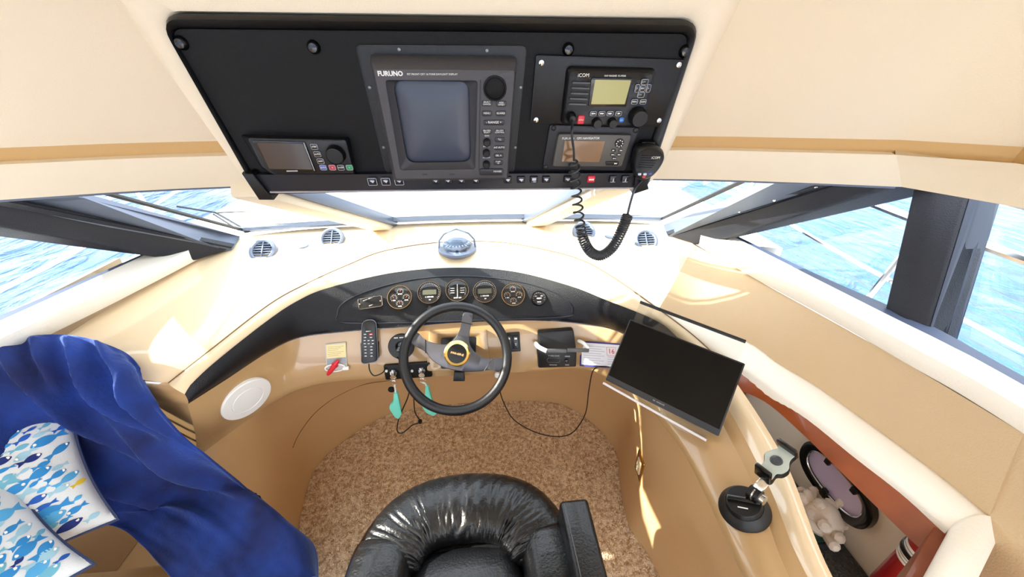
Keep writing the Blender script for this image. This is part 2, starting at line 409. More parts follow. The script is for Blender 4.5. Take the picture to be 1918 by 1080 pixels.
for s, nm in ((-1, 'trim_6'), (1, 'trim_7')):
    b = lerpc(WB, s * MB); h = lerpc(HEAD, s * MT); ax = (h - b).normalized(); sd_ = Vector((1, 0, 0)); up = sd_.cross(ax).normalized()
    if up.y > 0: up = -up
    b = b + ax * -.01
    w = .044
    q0 = [b - sd_ * w + up * .035, b + sd_ * w + up * .035, b + sd_ * w - up * .02, b - sd_ * w - up * .02]
    q1 = [p + (h - b) * 1.02 for p in q0]
    t = thing(nm, b, 'cream windscreen mullion %s of the compass' % ('left' if s < 0 else 'right'), 'mullion', kind='structure')
    link('mullion_cover', hexa(q0, q1, .012), cream2, t, world=True)
    e = sd_ * (-s) * (w + .006); q2 = [b + e - sd_ * .008 + up * .01, b + e + sd_ * .008 + up * .01, b + e + sd_ * .008 - up * .03, b + e - sd_ * .008 - up * .03]
    link('mullion_edge', hexa(q2, [p + (h - b) * 1.02 for p in q2], .003), alu_grey, t, world=True)

# corner posts: dark padded beam plus grey frame with screws
def corner(side):
    m = (lambda p: p) if side > 0 else (lambda p: Vector((-p.x, p.y, p.z)))
    nm = 'right' if side > 0 else 'left'
    A0, A1, A2 = at(1251, 442, 1.10), at(1309, 461, 1.10), at(1364, 448, 1.10)
    B0, B1 = at(1620, 327, HEAD_Z + .01), at(1830, 342, HEAD_Z + .01)
    Gb, Gt = at(1242, 421, 1.11), at(1492, 323, HEAD_Z + .005)
    t = thing('trim_%d' % (11 if side < 0 else 12), m(A1), 'dark padded corner post on the %s side of the windscreen' % nm, 'post', kind='structure')
    out = Vector((.10, .06, .0))
    ext = (B1 - A2) * .05; B0e, B1e = B0, B1
    q0 = [m(p) for p in (A0, A1, A2, A2 + out, A0 + out)]; q1 = [m(p) for p in (B0e, B0e.lerp(B1e, .5) + Vector((-.02, -.01, 0)), B1e, B1e + out, B0e + out)]
    link('padded_beam', hexa(q0, q1, .012, 3), pillar_dark, t, world=True)
    fr = slab([m(p) for p in (Gb, A0)], [m(p) for p in (Gt, B0)], .02) if side > 0 else slab([m(p) for p in (A0, Gb)], [m(p) for p in (B0, Gt)], .02)
    link('screen_frame', fr, alu_grey, t, world=True)
    up = Vector((0, -.004, .004))
    lo = [A0.lerp(B0, k) + (Gb.lerp(Gt, k) - A0.lerp(B0, k)) * .25 for k in (0, 1)]; hi = [A0.lerp(B0, k) for k in (0, 1)]
    link('cover_strip', slab([m(p + up) for p in lo][::side], [m(p + up) for p in hi][::side], .008), pillar_dark, t, world=True)
    for k in (.12, .3, .48, .66, .84):
        p = A0.lerp(B0, k) + (Gb.lerp(Gt, k) - A0.lerp(B0, k)) * .13 + Vector((0, -.012, .010))
        link('screw', lathe([(.006, -.004), (.006, .001), (.003, .003)], 8), steel, t).matrix_basis = t.matrix_basis.inverted() @ Matrix.Translation(m(p)) @ T(rx=R(40))
corner(1); corner(-1)
# right side: sill cap, frame strip, panes, thick pillar
capin = [at(*p, SILL_Z) for p in ((1270, 436), (1309, 461), (1404, 516), (1533, 586), (1697, 680), (1918, 812))]
capout = [at(*p, SILL_Z + .01) for p in ((1318, 434), (1364, 461), (1490, 530), (1644, 613), (1755, 672), (1918, 766))]
stout = [at(*p, SILL_Z + .012) for p in ((1322, 430), (1364, 452), (1510, 527), (1660, 597), (1755, 646), (1918, 742))]
def ext(L, n=40):
    d = Vector((.02, -1, 0)); return catmull(L + [L[-1] + d * .7, L[-1] + d * 1.6], n)
CI, CO, SO = ext(capin), ext(capout), ext(stout)
for side in (1, -1):
    m = (lambda L: L) if side > 0 else (lambda L: [Vector((-p.x, p.y, p.z)) for p in L])
    nm = 'right' if side > 0 else 'left'
    order = 1 if side > 0 else -1
    tag(link('trim_%d' % (13 if side > 0 else 14), slab(m(CO)[::order], m(CI)[::order], .05, rows=8, bulge=.012), white_v, angle=70), 'white padded sill cap along the %s side windows' % nm, 'trim', kind='structure')
    tag(link('trim_%d' % (15 if side > 0 else 16), slab(m(SO)[::order], m(CO)[::order], .04), mat('blue_grey_sill_' + nm, (78, 92, 122), .5)), 'blue-grey metal sill strip below the %s side glass' % nm, 'trim', kind='structure')
    tops = [B for B in (at(1690, 352, HEAD_Z), at(1918, 390, HEAD_Z))]
    _b0, _b1 = at(1716, 325, HEAD_Z + .015), at(1825, 335, HEAD_Z + .015)
    tops = [_b0 + Vector((.085, .05, 0)), _b1 + Vector((.085, 0, 0)), _b1 + Vector((.10, -.6, 0)), _b1 + Vector((.10, -1.9, 0))]
    # glass from sill to head: forward triangle and long aft pane
    s0 = [SO[0] + Vector((.03, .01, -.01)), at(1735, 640, SILL_Z + .012) + Vector((.07, 0, -.01))]
    g1 = [s0[0], s0[1], tops[0] + (tops[1] - tops[0]) * .6, tops[0]]
    g2 = [s0[1], SO[-1] + Vector((.05, 0, -.01)), tops[3], tops[0] + (tops[1] - tops[0]) * .6]
    for k, (q, nm2, lb) in enumerate(((g1, 'window_%d' % (4 if side > 0 else 6), 'forward %s side window with water beyond'), (g2, 'window_%d' % (5 if side > 0 else 7), 'aft %s side window with water beyond'))):
        t = thing(nm2, m(q)[0], lb % nm, 'window', kind='structure')
        a = m(q); link('pane', slab([a[0], a[1]], [a[3], a[2]], .006), pane_glass, t, world=True)
        link('gasket', tube([a[0] + Vector((0, 0, .004)), a[1] + Vector((0, 0, .004))], .006, 6), gasket, t, world=True)
    # thick pillar
    a0, a1, a2 = at(1647, 613, SILL_Z), at(1728, 656, SILL_Z), at(1751, 646, SILL_Z)
    b0, b1, b2 = at(1716, 325, HEAD_Z + .015), at(1825, 335, HEAD_Z + .015), at(1847, 337, HEAD_Z + .015)
    o_ = Vector((.09, .0, 0)); t = thing('trim_%d' % (17 if side > 0 else 18), m([a1])[0], 'thick dark leather pillar between the %s side windows' % nm, 'post', kind='structure')
    def dn(a, b): return a + (a - b) * .04
    q0 = [dn(a0, b0), dn(a0.lerp(a1, .5), b0) + Vector((-.012, 0, 0)), dn(a1, b1), dn(a1, b1) + o_, dn(a0, b0) + o_]; q1 = [b0, b0.lerp(b1, .5) + Vector((-.012, 0, 0)), b1, b1 + o_, b0 + o_]
    link('padded_cover', hexa(m(q0), m(q1), .010, 3), pillar_dark, t, world=True)
    q0 = [dn(a1, b1), dn(a2, b2), dn(a2, b2) + o_ * .7, dn(a1, b1) + o_ * .7]; q1 = [b1, b2, b2 + o_ * .7, b1 + o_ * .7]
    link('flange', hexa(m(q0), m(q1), .004), mat('slate_flange_' + nm, (38, 47, 66), .5), t, world=True)
# unseen aft end, left open to let in skylight: white cockpit sole, low side walls
tag(link('floor_2', box(0, -2.6, -.05, 3.2, 2.8, .05), gelwhite), 'unseen white cockpit sole aft of the helm', 'floor', kind='structure')
for s in (-1, 1):
    tag(link('wall_left_2' if s < 0 else 'wall_right_2', box(s * 1.47, -.75, .53, .04, 1.2, 1.06, .01), paneltan), 'tan lower cabin side wall aft on the %s' % ('left' if s < 0 else 'right'), 'wall', kind='structure')
# ------------------------------------------------------------------ helm console (horseshoe dash)
def P3(*a): return Vector(a)
FLO = [at(560, 1040, 0), at(563, 970, 0), at(590, 880, 0), at(640, 830, 0), at(700, 790, 0), at(750, 770, 0), at(850, 757, 0), at(950, 752, 0), at(1040, 755, 0), at(1100, 785, 0), at(1150, 840, 0), at(1160, 900, 0), at(1166, 940, 0), at(1180, 990, 0), at(1225, 1060, 0), P3(.78, .38, 0), P3(.78, -.3, 0)]
LOW = [at(368, 842, .70), at(430, 800, .70), at(500, 757, .71), at(560, 728, .73), at(640, 713, .74), at(760, 707, .74), at(860, 703, .74), at(1000, 695, .74), at(1080, 690, .745), at(1140, 707, .765), at(1200, 745, .79), at(1243, 791, .81), at(1290, 854, .82), at(1340, 950, .82), at(1397, 1079, .82), P3(.63, .12, .82), P3(.63, -.3, .82)]
HI = [at(351, 757, .905), at(420, 713, .915), at(500, 661, .92), at(560, 633, .92), at(640, 622, .92), at(760, 612, .92), at(857, 604, .92), at(1000, 600, .92), at(1100, 608, .92), at(1160, 622, .925), P3(.675, .93, .92), P3(.75, .80, .895), P3(.765, .70, .875), P3(.74, .48, .862), P3(.70, .32, .855), P3(.69, .1, .85), P3(.69, -.3, .85)]
TOP = [at(346, 738, .945), at(400, 685, .985), at(500, 605, 1.025), at(560, 565, 1.045), at(620, 540, 1.055), at(740, 512, 1.06), at(857, 503, 1.06), at(960, 510, 1.06), at(1060, 535, 1.055), at(1130, 562, 1.045), P3(.70, .96, 1.0), P3(.765, .82, .925), P3(.795, .72, .895), P3(.77, .49, .875), P3(.73, .33, .868), P3(.71, .1, .865), P3(.71, -.3, .865)]
SEA = [at(316, 717, .96), at(391, 658, 1.005), at(505, 570, 1.05), at(575, 531, 1.07), at(650, 497, 1.09), at(720, 470, 1.10), at(823, 454, 1.10), at(925, 453, 1.10), at(1012, 466, 1.10), at(1107, 495, 1.09), at(1235, 580, 1.05), at(1322, 649, .98), at(1381, 719, .93), at(1470, 862, .895), at(1559, 1079, .88), P3(.76, .1, .875), P3(.76, -.3, .875)]
NS = 161
FLO, LOW, HI, TOP, SEA = [catmull(c, NS) for c in (FLO, LOW, HI, TOP, SEA)]
def bulged(A, B, rows, bulge, power=1.0, ref=None):
    S = []
    for k in range(rows + 1):
        t = k / rows; row = []
        for i in range(len(A)):
            p = A[i].lerp(B[i], t); du = A[min(len(A) - 1, i + 1)].lerp(B[min(len(A) - 1, i + 1)], t) - A[max(0, i - 1)].lerp(B[max(0, i - 1)], t)
            nn = du.cross(B[i] - A[i]); nn = nn.normalized() if nn.length > 1e-9 else Vector((0, 0, 1))
            row.append(p + nn * bulge * math.sin(math.pi * t) ** power * min(1, (B[i] - A[i]).length / .06))
        S.append(row)
    return S
helm = thing('helm_console', (0, 1.2, 0), 'tan moulded horseshoe helm console around the black seat', 'helm console')
WALL = [Vector((p.x, p.y, .34)) + (q - p) * Vector((0, 0, 0)) + Vector(((q.x - p.x) * .12, (q.y - p.y) * .12, 0)) for p, q in zip(FLO, LOW)]
LOWB = [Vector((q.x + (p.x - q.x) * .22, q.y + (p.y - q.y) * .22, q.z - .05)) for p, q in zip(FLO, LOW)]
LOWR = [Vector((q.x + (p.x - q.x) * .06, q.y + (p.y - q.y) * .06, q.z - .022)) for p, q in zip(FLO, LOW)]
fw_rows = [FLO, [a.lerp(b, .5) for a, b in zip(FLO, WALL)], WALL, [a.lerp(b, .5) + Vector((0, 0, .03)) for a, b in zip(WALL, LOWB)], LOWB, LOWR]
link('footwell_wall', grid(fw_rows), footwell, helm, world=True, angle=60)
face_rows = [LOWR, LOW] + bulged(LOW, HI, 10, .012)[1:]
FACE = link('dash_face', grid(face_rows), podtan, helm, world=True, angle=70)
face_bvh = BVHTree.FromPolygons([tuple(p) for r_ in face_rows for p in r_], grid(face_rows)[1])
# black hood: from left tip to right tip (stations 0 .. 11)
n1 = int(NS * 11.2 / 16)
hood_rows = bulged([p for p in HI[:n1]], [p for p in TOP[:n1]], 12, .016, .8)
# thickness: the hood stands proud of face and crown
prof = []
for k, row in enumerate(hood_rows):
    prof.append(row)
def hood_mesh():
    rows = []
    L = len(hood_rows[0])
    base_lo = [HI[i] + Vector((0, .012, -.004)) for i in range(L)]; base_hi = [TOP[i] + Vector((0, .012, -.012)) for i in range(L)]
    up = []
    for i in range(L):
        k = min(1, i / 4, (L - 1 - i) / 4); up.append(k)
    mid = [[p + (Vector((0, -.006, .008)) * up[i]) for i, p in enumerate(row)] for row in hood_rows]
    rows = [base_lo] + mid + [base_hi]
    g = G().add(grid(rows))
    g.f.append(tuple(k * L for k in range(len(rows)))); g.m.append(0); g.f.append(tuple(k * L + L - 1 for k in range(len(rows)))[::-1]); g.m.append(0)
    return g
HOOD = link('hood', hood_mesh(), black_v, helm, world=True, angle=60)
hood_bvh = BVHTree.FromPolygons([tuple(p + Vector((0, -.006, .008))) for r_ in hood_rows for p in r_], grid(hood_rows)[1])
link('arm_top', grid(bulged(HI[n1 - 1:], TOP[n1 - 1:], 4, .003)), podtan, helm, world=True, angle=70)
crown_rows = bulged(TOP, SEA, 8, .014)
link('crown', grid(crown_rows), decktan, helm, world=True, angle=70)
crown_bvh = BVHTree.FromPolygons([tuple(p) for r_ in crown_rows for p in r_], grid(crown_rows)[1])
n2 = int(NS * 11.5 / 16)
link('seam', tube([p + Vector((0, 0, .001)) for p in SEA[:n2]], .0022, 6), mat('seam_brown', (120, 92, 60), .6), helm, world=True)
# outer wall of the right arm and end of the left arm
i0 = int(NS * 10.3 / 16)
OUT0 = SEA[i0:]; OUT1 = [p + Vector((.012, 0, -.02)) for p in OUT0]; OUT2 = [Vector((p.x + .015, p.y, .02)) for p in OUT0]
link('outer_wall', grid([OUT0, OUT1, OUT2]), podtan, helm, world=True, angle=60)
endp = [r_[0] for r_ in fw_rows[:-1]] + [r_[0] for r_ in face_rows] + [r_[0] for r_ in hood_rows[1:]] + [r_[0] for r_ in crown_rows[1:]]
endo = [Vector((-1.10, p.y + .08, min(p.z, .98) * .97)) for p in endp]
link('end_wall', grid([endp, [Vector((p.x - .02, p.y + .004, p.z)) for p in endp], endo]), podtan, helm, world=True, angle=60)

# dash deck between the seam and the windscreen
DO = [P3(-1.12, .86, 1.055), P3(-1.11, .95, 1.068), P3(-1.09, 1.2, 1.08), P3(-1.05, 1.42, 1.09), P3(-.97, 1.60, 1.104), P3(-.66, 1.695, 1.108), P3(-.20, 1.715, 1.112), P3(.20, 1.715, 1.112), P3(.66, 1.695, 1.108), P3(.965, 1.61, 1.104), P3(.995, 1.40, 1.10)]
sea_k = [SEA[int(k * (NS - 1) / 16)] for k in range(10)]
nd = 101
DOc = catmull(DO, nd); SEc = [SEA[int(round(i / (nd - 1) * 10 * (NS - 1) / 16))] for i in range(nd)]
deck_rows = bulged(SEc, DOc, 8, -.004)
# small step down behind the crown
deck_rows = [[p + Vector((0, 0, -.006)) for p in deck_rows[0]]] + deck_rows[1:]
dash = thing('dash_top', (0, 1.6, 1.09), 'glossy tan dashboard top below the windscreen, paled as if sunlit', 'dashboard', kind='structure')
link('deck', grid(deck_rows), decktan, dash, world=True, angle=70)
deck_bvh = BVHTree.FromPolygons([tuple(p) for r_ in deck_rows for p in r_], grid(deck_rows)[1])
# right side panels, from sill cap down to the companionway cap
lowp = [at(1235, 579, 1.05), at(1290, 598, 1.0), at(1399, 640, .97), at(1460, 682, .955), at(1529, 723, .945), at(1614, 783, .935), at(1753, 885, .925), at(1853, 968, .92)]
upp = [P3(.995, 1.40, 1.10)] + [at(*p, SILL_Z - .004) for p in ((1340, 480), (1440, 536), (1500, 569), (1578, 612), (1680, 670), (1800, 741), (1918, 812))]
seamk = 4
def side_panel(name, k0, k1, label):
    a = catmull(upp[k0:k1 + 1], 14); b = catmull(lowp[k0:k1 + 1], 14)
    tag(link(name, slab(b, a, .02, rows=6, bulge=.004), paneltan, angle=60), label, 'panel', kind='structure')
# forward panel also fills the gap to the dash seam
side_panel('wall_right_3', 0, 4, 'tan vinyl side panel running aft from the dash on the right')
side_panel('wall_right_5', 4, 7, 'tan vinyl side panel beside the companionway on the right')
aftp = [upp[7], upp[7] + Vector((.02, -.5, 0)), upp[7] + Vector((.02, -1.6, 0))]; aftq = [Vector((lowp[7].x, lowp[7].y, .3)), Vector((lowp[7].x, lowp[7].y - .5, .3)), Vector((lowp[7].x, lowp[7].y - 1.6, .3))]
aftm = [Vector((p.x, p.y, .92)) for p in aftq]
tag(link('wall_right_6', slab(aftm, aftp, .02, rows=3), paneltan), 'tan vinyl side panel aft of the companionway', 'panel', kind='structure')
tag(link('wall_right_7', slab(aftq, aftm, .02, rows=2), paneltan), 'tan lower side panel aft of the companionway', 'panel', kind='structure')
# left side lining between deck and sill cap
lq = [Vector((-p.x, p.y, p.z - .004)) for p in CI]
tag(link('wall_left', slab([Vector((-1.43, p.y, .0)) for p in lq], [Vector((-1.43, p.y, 1.06)) for p in lq], .02, rows=4), paneltan), 'tan vinyl lining under the left sill cap behind the sofa', 'wall', kind='structure')
# companionway cap (white padded), wood fascia and lower galley
cu = lowp[0:]
cl = [at(1250, 592, 1.035), at(1310, 640, .965), at(1397, 696, .94), at(1455, 736, .925), at(1516, 779, .915), at(1600, 846, .905), at(1695, 922, .895), at(1776, 992, .89)]
CU, CL = catmull(cu, 40), catmull(cl, 40)
cw = thing('trim_19', CL[20], 'white padded cap edging the companionway opening', 'trim', kind='structure')
link('cap_side', slab(CL, CU, .05, rows=8, bulge=.012), white_v, cw, world=True, angle=70)
r0, r1 = at(1853, 968, .92), at(1776, 992, .89); r2, r3 = at(1788, 1085, .90), at(1725, 1085, .875)
dd = Vector((r2.x - r0.x, r2.y - r0.y, 0)) 
rA = catmull([r0, r2, r2 + (r2 - r0) * 2.5], 16); rB = catmull([r1, r3, r3 + (r3 - r1) * 2.5], 16)
link('cap_return', slab([p + Vector((0, 0, .004)) for p in rB], [p + Vector((0, 0, .004)) for p in rA], .05, rows=6, bulge=.012), white_v, cw, world=True, angle=70)
wl_ = [at(1380, 728, .88), at(1437, 755, .87), at(1508, 817, .86), at(1595, 903, .845), at(1705, 1010, .822), at(1743, 1043, .815)]
wu_ = [CL[10] + Vector((.012, 0, -.01)), CL[15] + Vector((.012, 0, -.01)), CL[20] + Vector((.012, 0, -.01)), CL[27] + Vector((.012, 0, -.01)), CL[36] + Vector((.012, 0, -.01)), CL[39] + Vector((.012, 0, -.01))]
tag(link('trim_20', slab(catmull(wl_, 24), catmull(wu_, 24), .02), wood), 'cherry wood fascia under the white companionway cap', 'trim', kind='structure')
tag(link('trim_21', slab([r1 + Vector((.01, 0, -.02)), r3 + Vector((.01, 0, -.02)), r3 + (r3 - r1) + Vector((0, 0, -.02))], [at(1743, 1042, .82), at(1700, 1100, .81), at(1640, 1200, .80)], .02), wood), 'cherry wood fascia on the aft edge of the companionway', 'trim', kind='structure')
galley = mat('galley_wall', (240, 236, 228), .6, bump=.1)
GX = 1.25
tag(link('wall_right', box(GX + .02, .55, .35, .04, 1.5, 1.0), galley), 'pale galley wall down in the companionway', 'wall', kind='structure')
tag(link('wall_right_8', hexa([(GX, 1.16, -.1), (.88, 1.0, -.1), (.88, 1.03, -.1), (GX, 1.2, -.1)], [(GX, 1.16, .93), (.88, 1.0, .93), (.88, 1.03, .93), (GX, 1.2, .93)]), galley), 'shaded forward bulkhead of the galley', 'wall', kind='structure')
_bn = Vector((.16, -.37, 0)).normalized(); _bp = (Vector((.88, .99, 0)), _bn); _q = [at(*p_, plane=_bp) for p_ in ((1370, 700), (1445, 745), (1426, 800), (1395, 775))]
tag(link('trim_22', hexa([p_ + _bn * .002 for p_ in _q], [p_ + _bn * .02 for p_ in _q], .003), wood), 'cherry wood post at the front of the companionway', 'trim', kind='structure')

footwell_bvh = BVHTree.FromPolygons([tuple(p) for r_ in fw_rows for p in r_], grid(fw_rows)[1])
def hit(px, py, *bvhs):
    best = None
    for b in bvhs:
        r_ = b.ray_cast(CAM, ray(px, py).normalized())
        if r_[0] is not None and (best is None or r_[3] < best[2]): best = (r_[0], r_[1], r_[3])
    if best is None: raise ValueError('no surface at %s %s' % (px, py))
    n = best[1]
    if n.dot(CAM - best[0]) < 0: n = -n
    return best[0], n
def surf(px, py, *bvhs, up=Vector((0, 0, 1)), lift=0):
    """frame on a surface: x to the right, y up the surface, z outwards"""
    p, n = hit(px, py, *bvhs); ex = up.cross(n)
    if ex.length < 1e-3: ex = Vector((1, 0, 0))
    return frame(p + n * lift, ex.normalized(), n)
def local(M, px, py, h=0):
    """plane coordinates in frame M of the photo position"""
    n = M.to_3x3().col[2].normalized(); p = at(px, py, plane=(M.translation + n * h, n)); q = M.inverted() @ p; return Vector((q.x, q.y))

_sm = []
for px, py in ((548, 838), (560, 812), (585, 778), (612, 754), (640, 737), (680, 720), (730, 712)):
    q, n = hit(px, py, footwell_bvh); _sm.append(q + n * .0012)
link('panel_seam', tube(catmull(_sm, 50), .0016, 6), MATS['seam_brown'], helm, world=True)
# ------------------------------------------------------------------ overhead electronics console
ptop, pbot = Vector((.058, .78, 1.809)), Vector((.058, .85, 1.495))
ev = (ptop - pbot).normalized(); CN = Vector((1, 0, 0)).cross(ev)
MC = frame((ptop + pbot) / 2, Vector((1, 0, 0)), CN)
def cp(px, py, h=0): return local(MC, px, py, h)
oc = thing('overhead_console', MC, 'cream overhead pod with a black instrument panel above the helm', 'overhead console')
o_out = roundpoly([cp(142, -70), cp(1442, -70), cp(1236, 338), cp(457, 350)][::-1], [.03, .03, .02, .02], 6)
o_blk = roundpoly([cp(297, 25), cp(1313, 38), cp(1212, 348), cp(484, 362)][::-1], [.012, .012, .035, .035], 6)
def lerp2(A, B, t): return [a.lerp(b, t) for a, b in zip(A, B)]
def ring3(P, h): return [Vector((p.x, p.y, h)) for p in P]
link('pod_shell', grid([ring3(lerp2(o_out, o_blk, -.15), -.22), ring3(lerp2(o_out, o_blk, -.05), -.10), ring3(o_out, -.035), ring3(lerp2(o_out, o_blk, .18), -.012), ring3(lerp2(o_out, o_blk, .55), -.002), ring3(lerp2(o_out, o_blk, .95), -.004), ring3(o_blk, -.012)], True), cream, oc, angle=60)
o_in = roundpoly([cp(316, 54), cp(1293, 64), cp(1196, 322), cp(474, 326)][::-1], [.006, .006, .022, .022], 6)
link('panel_frame', grid([ring3(o_blk, -.02), ring3(o_blk, .004), ring3(lerp2(o_blk, o_in, .3), .010), ring3(lerp2(o_blk, o_in, .75), .006), ring3(o_in, -.002), ring3(o_in, -.01)], True), black_p, oc, angle=50)
link('panel', prism(o_in, -.02, 0), black_panel, oc)
lip = [cp(472, 327, .012), cp(1194, 324, .012), cp(1200, 352, .018), cp(498, 362, .018)]
link('switch_lip', prism([lip[3], lip[2], lip[1], lip[0]], -.02, .012, .003), mat('lip_blue_black', (16, 19, 30), .4), oc)
link('lip_highlight', tube([(*cp(505, 361, .016), .013), (*cp(1190, 353, .016), .013)], .0022, 6), mat('lip_glint', (150, 146, 150), .3), oc)  # pale line painted along the lip edge in place of a highlight
for a, b, c, d in (((455, 322), (476, 322), (515, 372), (488, 372)), ((1188, 322), (1206, 320), (1214, 352), (1184, 362))):
    link('end_bracket', prism([cp(*d, .01), cp(*c, .01), cp(*b, .01), cp(*a, .01)], -.03, .018, .004), black_p, oc)
for px, py in ((340, 80), (588, 88), (1064, 92), (1282, 96)):
    c = cp(px, py); link('plug', G().add(lathe([(.011, 0), (.0105, .004), (.007, .008), (.002, .009)], 20), T(c.x, c.y, 0)), black_gloss, oc)
for px, py in ((480, 322),):
    c = cp(px, py); link('plug', G().add(lathe([(.008, 0), (.0075, .004), (.004, .012)], 16), T(c.x, c.y, 0)), black_gloss, oc)
# recessed plate round the radar
pl = roundpoly([cp(667, 84), cp(986, 86), cp(962, 322), cp(724, 322)][::-1], .01)
link('radar_plate', prism(pl, 0, .0025), black_p, oc)
link('plate_outline', tube([(p.x, p.y, .003) for p in pl], .0007, 4, closed=True), mat('dull_edge', (52, 54, 60), .5), oc)
for px, py in ((748, 92), (912, 94), (693, 163), (975, 163), (719, 275), (965, 275)):
    c = cp(px, py); link('screw', G().add(lathe([(.003, 0), (.0028, .004), (.001, .0045)], 10), T(c.x, c.y, 0)), mat('screw_grey', (120, 120, 122), .35, metal=.8) if 'screw_grey' not in MATS else MATS['screw_grey'], oc)
icon = mat('icon_pale', (196, 202, 214), .5); red_btn = mat('red_button', (206, 40, 58), .35); swb = mat('switch_black', (20, 22, 30), .3)
red_print = mat('red_print', (205, 60, 60), .5)
for i, px in enumerate((698, 723, 748, 816, 839, 864, 891, 951, 976, 1000, 1023, 1063, 1107, 1148, 1171)):
    py = 339 - (px - 698) * .010; c = cp(px, py, .014); red = px == 1107
    sw = link('rocker_switch', G().add(prism(rrect(.017, .015, .002, c.x, c.y), .010, .017, .002)), red_btn if red else swb, oc)
    g = G()
    if red: g.add(scribble(.011, .0045, 2), T(c.x, c.y, .0174))
    elif px == 1000: g.add(prism(rrect(.009, .006, .001, c.x, c.y + .002), .017, .0178)); g.add(scribble(.010, .0026, 3), T(c.x, c.y - .004, .0174))
    elif px in (1148, 1171): g.add(prism([(c.x - .001, c.y - .005), (c.x + .002, c.y - .005), (c.x + .001, c.y + .004)], .017, .0176)); g.add(prism(rrect(.011, .0008, .0003, c.x, c.y - .0065), .017, .0176))
    else:
        g.add(prism([(c.x - .005, c.y + .002), (c.x + .001, c.y - .003), (c.x + .005, c.y + .002), (c.x + .003, c.y + .003), (c.x - .003, c.y + .0035)], .017, .0176))
    link('icon', g, white_print if red else icon, sw)
    if px < 760: link('outline', tube([(p.x, p.y, .0172) for p in rrect(.018, .016, .002, c.x, c.y)], .0005, 4, closed=True), icon, sw)

class Dev:
    def __init__(s, name, px, py, label, cat, group=None):
        c = cp(px, py); s.c = c; s.M = MC @ Matrix.Translation((c.x, c.y, 0)); s.t = thing(name, s.M, label, cat, group)
    def q(s, px, py, h=0): return cp(px, py, h) - s.c
    def poly(s, pts, h=0, r=0, seg=5): return roundpoly([s.q(*p, h) for p in pts][::-1], r, seg)
def outline(dev, pts, h, r, name, m, parent=None, w=.0006):
    return link(name, tube([(p.x, p.y, h) for p in dev.poly(pts, h, r)], w, 4, closed=True), m, parent or dev.t)
# --- radar display
radar_grey = mat('radar_grey', (70, 70, 74), .5, bump=.3, bump_scale=900); radar_dark = mat('radar_bezel_dark', (46, 47, 52), .5)  # second, darker grey for the screen bezel, groove and badges
crt = mat('crt_glass', (62, 70, 86), .38, noise_scale=3, noise_amt=.15)
d = Dev('radar_display', 832, 220, 'grey radar display unit with a large blank tube screen', 'radar display')
H = .040
body0 = d.poly([(691, 101), (969, 106), (952, 334), (737, 336)], .004, .008)
bodyF = d.poly([(699, 128), (964, 132), (949, 333), (742, 335)], H, .006)
bodyT = d.poly([(693, 108), (968, 112), (952, 334), (738, 336)], .016, .008)
g = G().add(grid([ring3(body0, 0), ring3(bodyT, .022), ring3(lerp2(bodyT, bodyF, .85), H - .003), ring3(bodyF, H)], True))
link('housing', g, radar_grey, d.t, angle=40)
# front plate with a hole for the tube: ring from outline to screen opening
scr_o = d.poly([(722, 150), (893, 151), (889, 316), (750, 318)], H, .006)
link('front_plate', grid([ring3(bodyF, H), ring3(lerp2(bodyF, scr_o, .05), H + .001), ring3(lerp2(bodyF, scr_o, .97), H + .001), ring3(scr_o, H - .001)], True), radar_grey, d.t, angle=40)
scr_i = d.poly([(735, 151), (879, 153), (882, 303), (763, 305)], H - .010, .018)
sb = link('screen_bezel', grid([ring3(scr_o, H), ring3(lerp2(scr_o, scr_i, .6), H - .007), ring3(scr_i, H - .010), ring3(scr_i, H - .016)], True), radar_dark, d.t, angle=40)
cen = sum(scr_i, Vector((0, 0))) / len(scr_i)
link('tube_screen', G().add(grid([ring3(scr_i, H - .016), ring3(lerp2(scr_i, [cen] * len(scr_i), .12), H - .0125), ring3(lerp2(scr_i, [cen] * len(scr_i), .45), H - .010), ring3(lerp2(scr_i, [cen] * len(scr_i), 1.0), H - .009)], True)), crt, d.t, angle=80)
def dtext(dev, s, px, py, h, size, m=None, parent=None, name='lettering', align='CENTER', rot=0):
    c = dev.q(px, py, h); return link(name, G().add(text(s, size, align), T(c.x, c.y, h + .0003, rz=rot)), m or white_print, parent or dev.t, smooth=False)
c = d.q(731, 138, H + .001); link('lettering', G().add(text('FURUNO', .0105, bold=.00035), T(c.x, c.y, H + .0013)), white_print, d.t, smooth=False)
dtext(d, 'FST FRONT CRT 16-TONE DAYLIGHT DISPLAY', 810, 139, H + .001, .0042)
c = d.q(927, 165, H); kn = link('trackball', G().add(lathe([(.021, H), (.021, H + .003), (.018, H + .004), (.017, H + .002), (.010, H + .005), (.001, H + .006)], 32), T(c.x, c.y, 0)), black_panel, d.t)
col_l = [d.q(900, 149, H), d.q(897, 318, H)]
link('groove', tube([(*col_l[0], H + .001), (*col_l[1], H + .001)], .0012, 6), radar_dark, d.t)
btn_dark = mat('radar_button', (40, 41, 46), .45)
for px, py, s_, wide in ((912, 193, 'SELECT\nCANCEL', 0), (939, 194, 'ADD\nOFFSET', 0), (912, 212, 'MENU', 0), (938, 212, 'GUARD', 0), (925, 229, '- RANGE +', 1), (912, 246, 'EBL/VRM\nSELECT', 0), (936, 246, 'EBL/VRM\nCONTROL', 0), (936, 261, 'TLL', 0), (935, 276, 'A/C AUTO', 0), (934, 291, 'EBL A', 0), (933, 304, 'ST-BY\nTX', 0)):
    c = d.q(px, py, H); b = link('button', prism(rrect(.040 if wide else .0195, .0095, .004, c.x, c.y), H, H + .003, .001), btn_dark, d.t)
    dtext(d, s_, px, py, H + .003, .0062 if wide else (.0046 if '\n' not in s_ else .0038), parent=b)
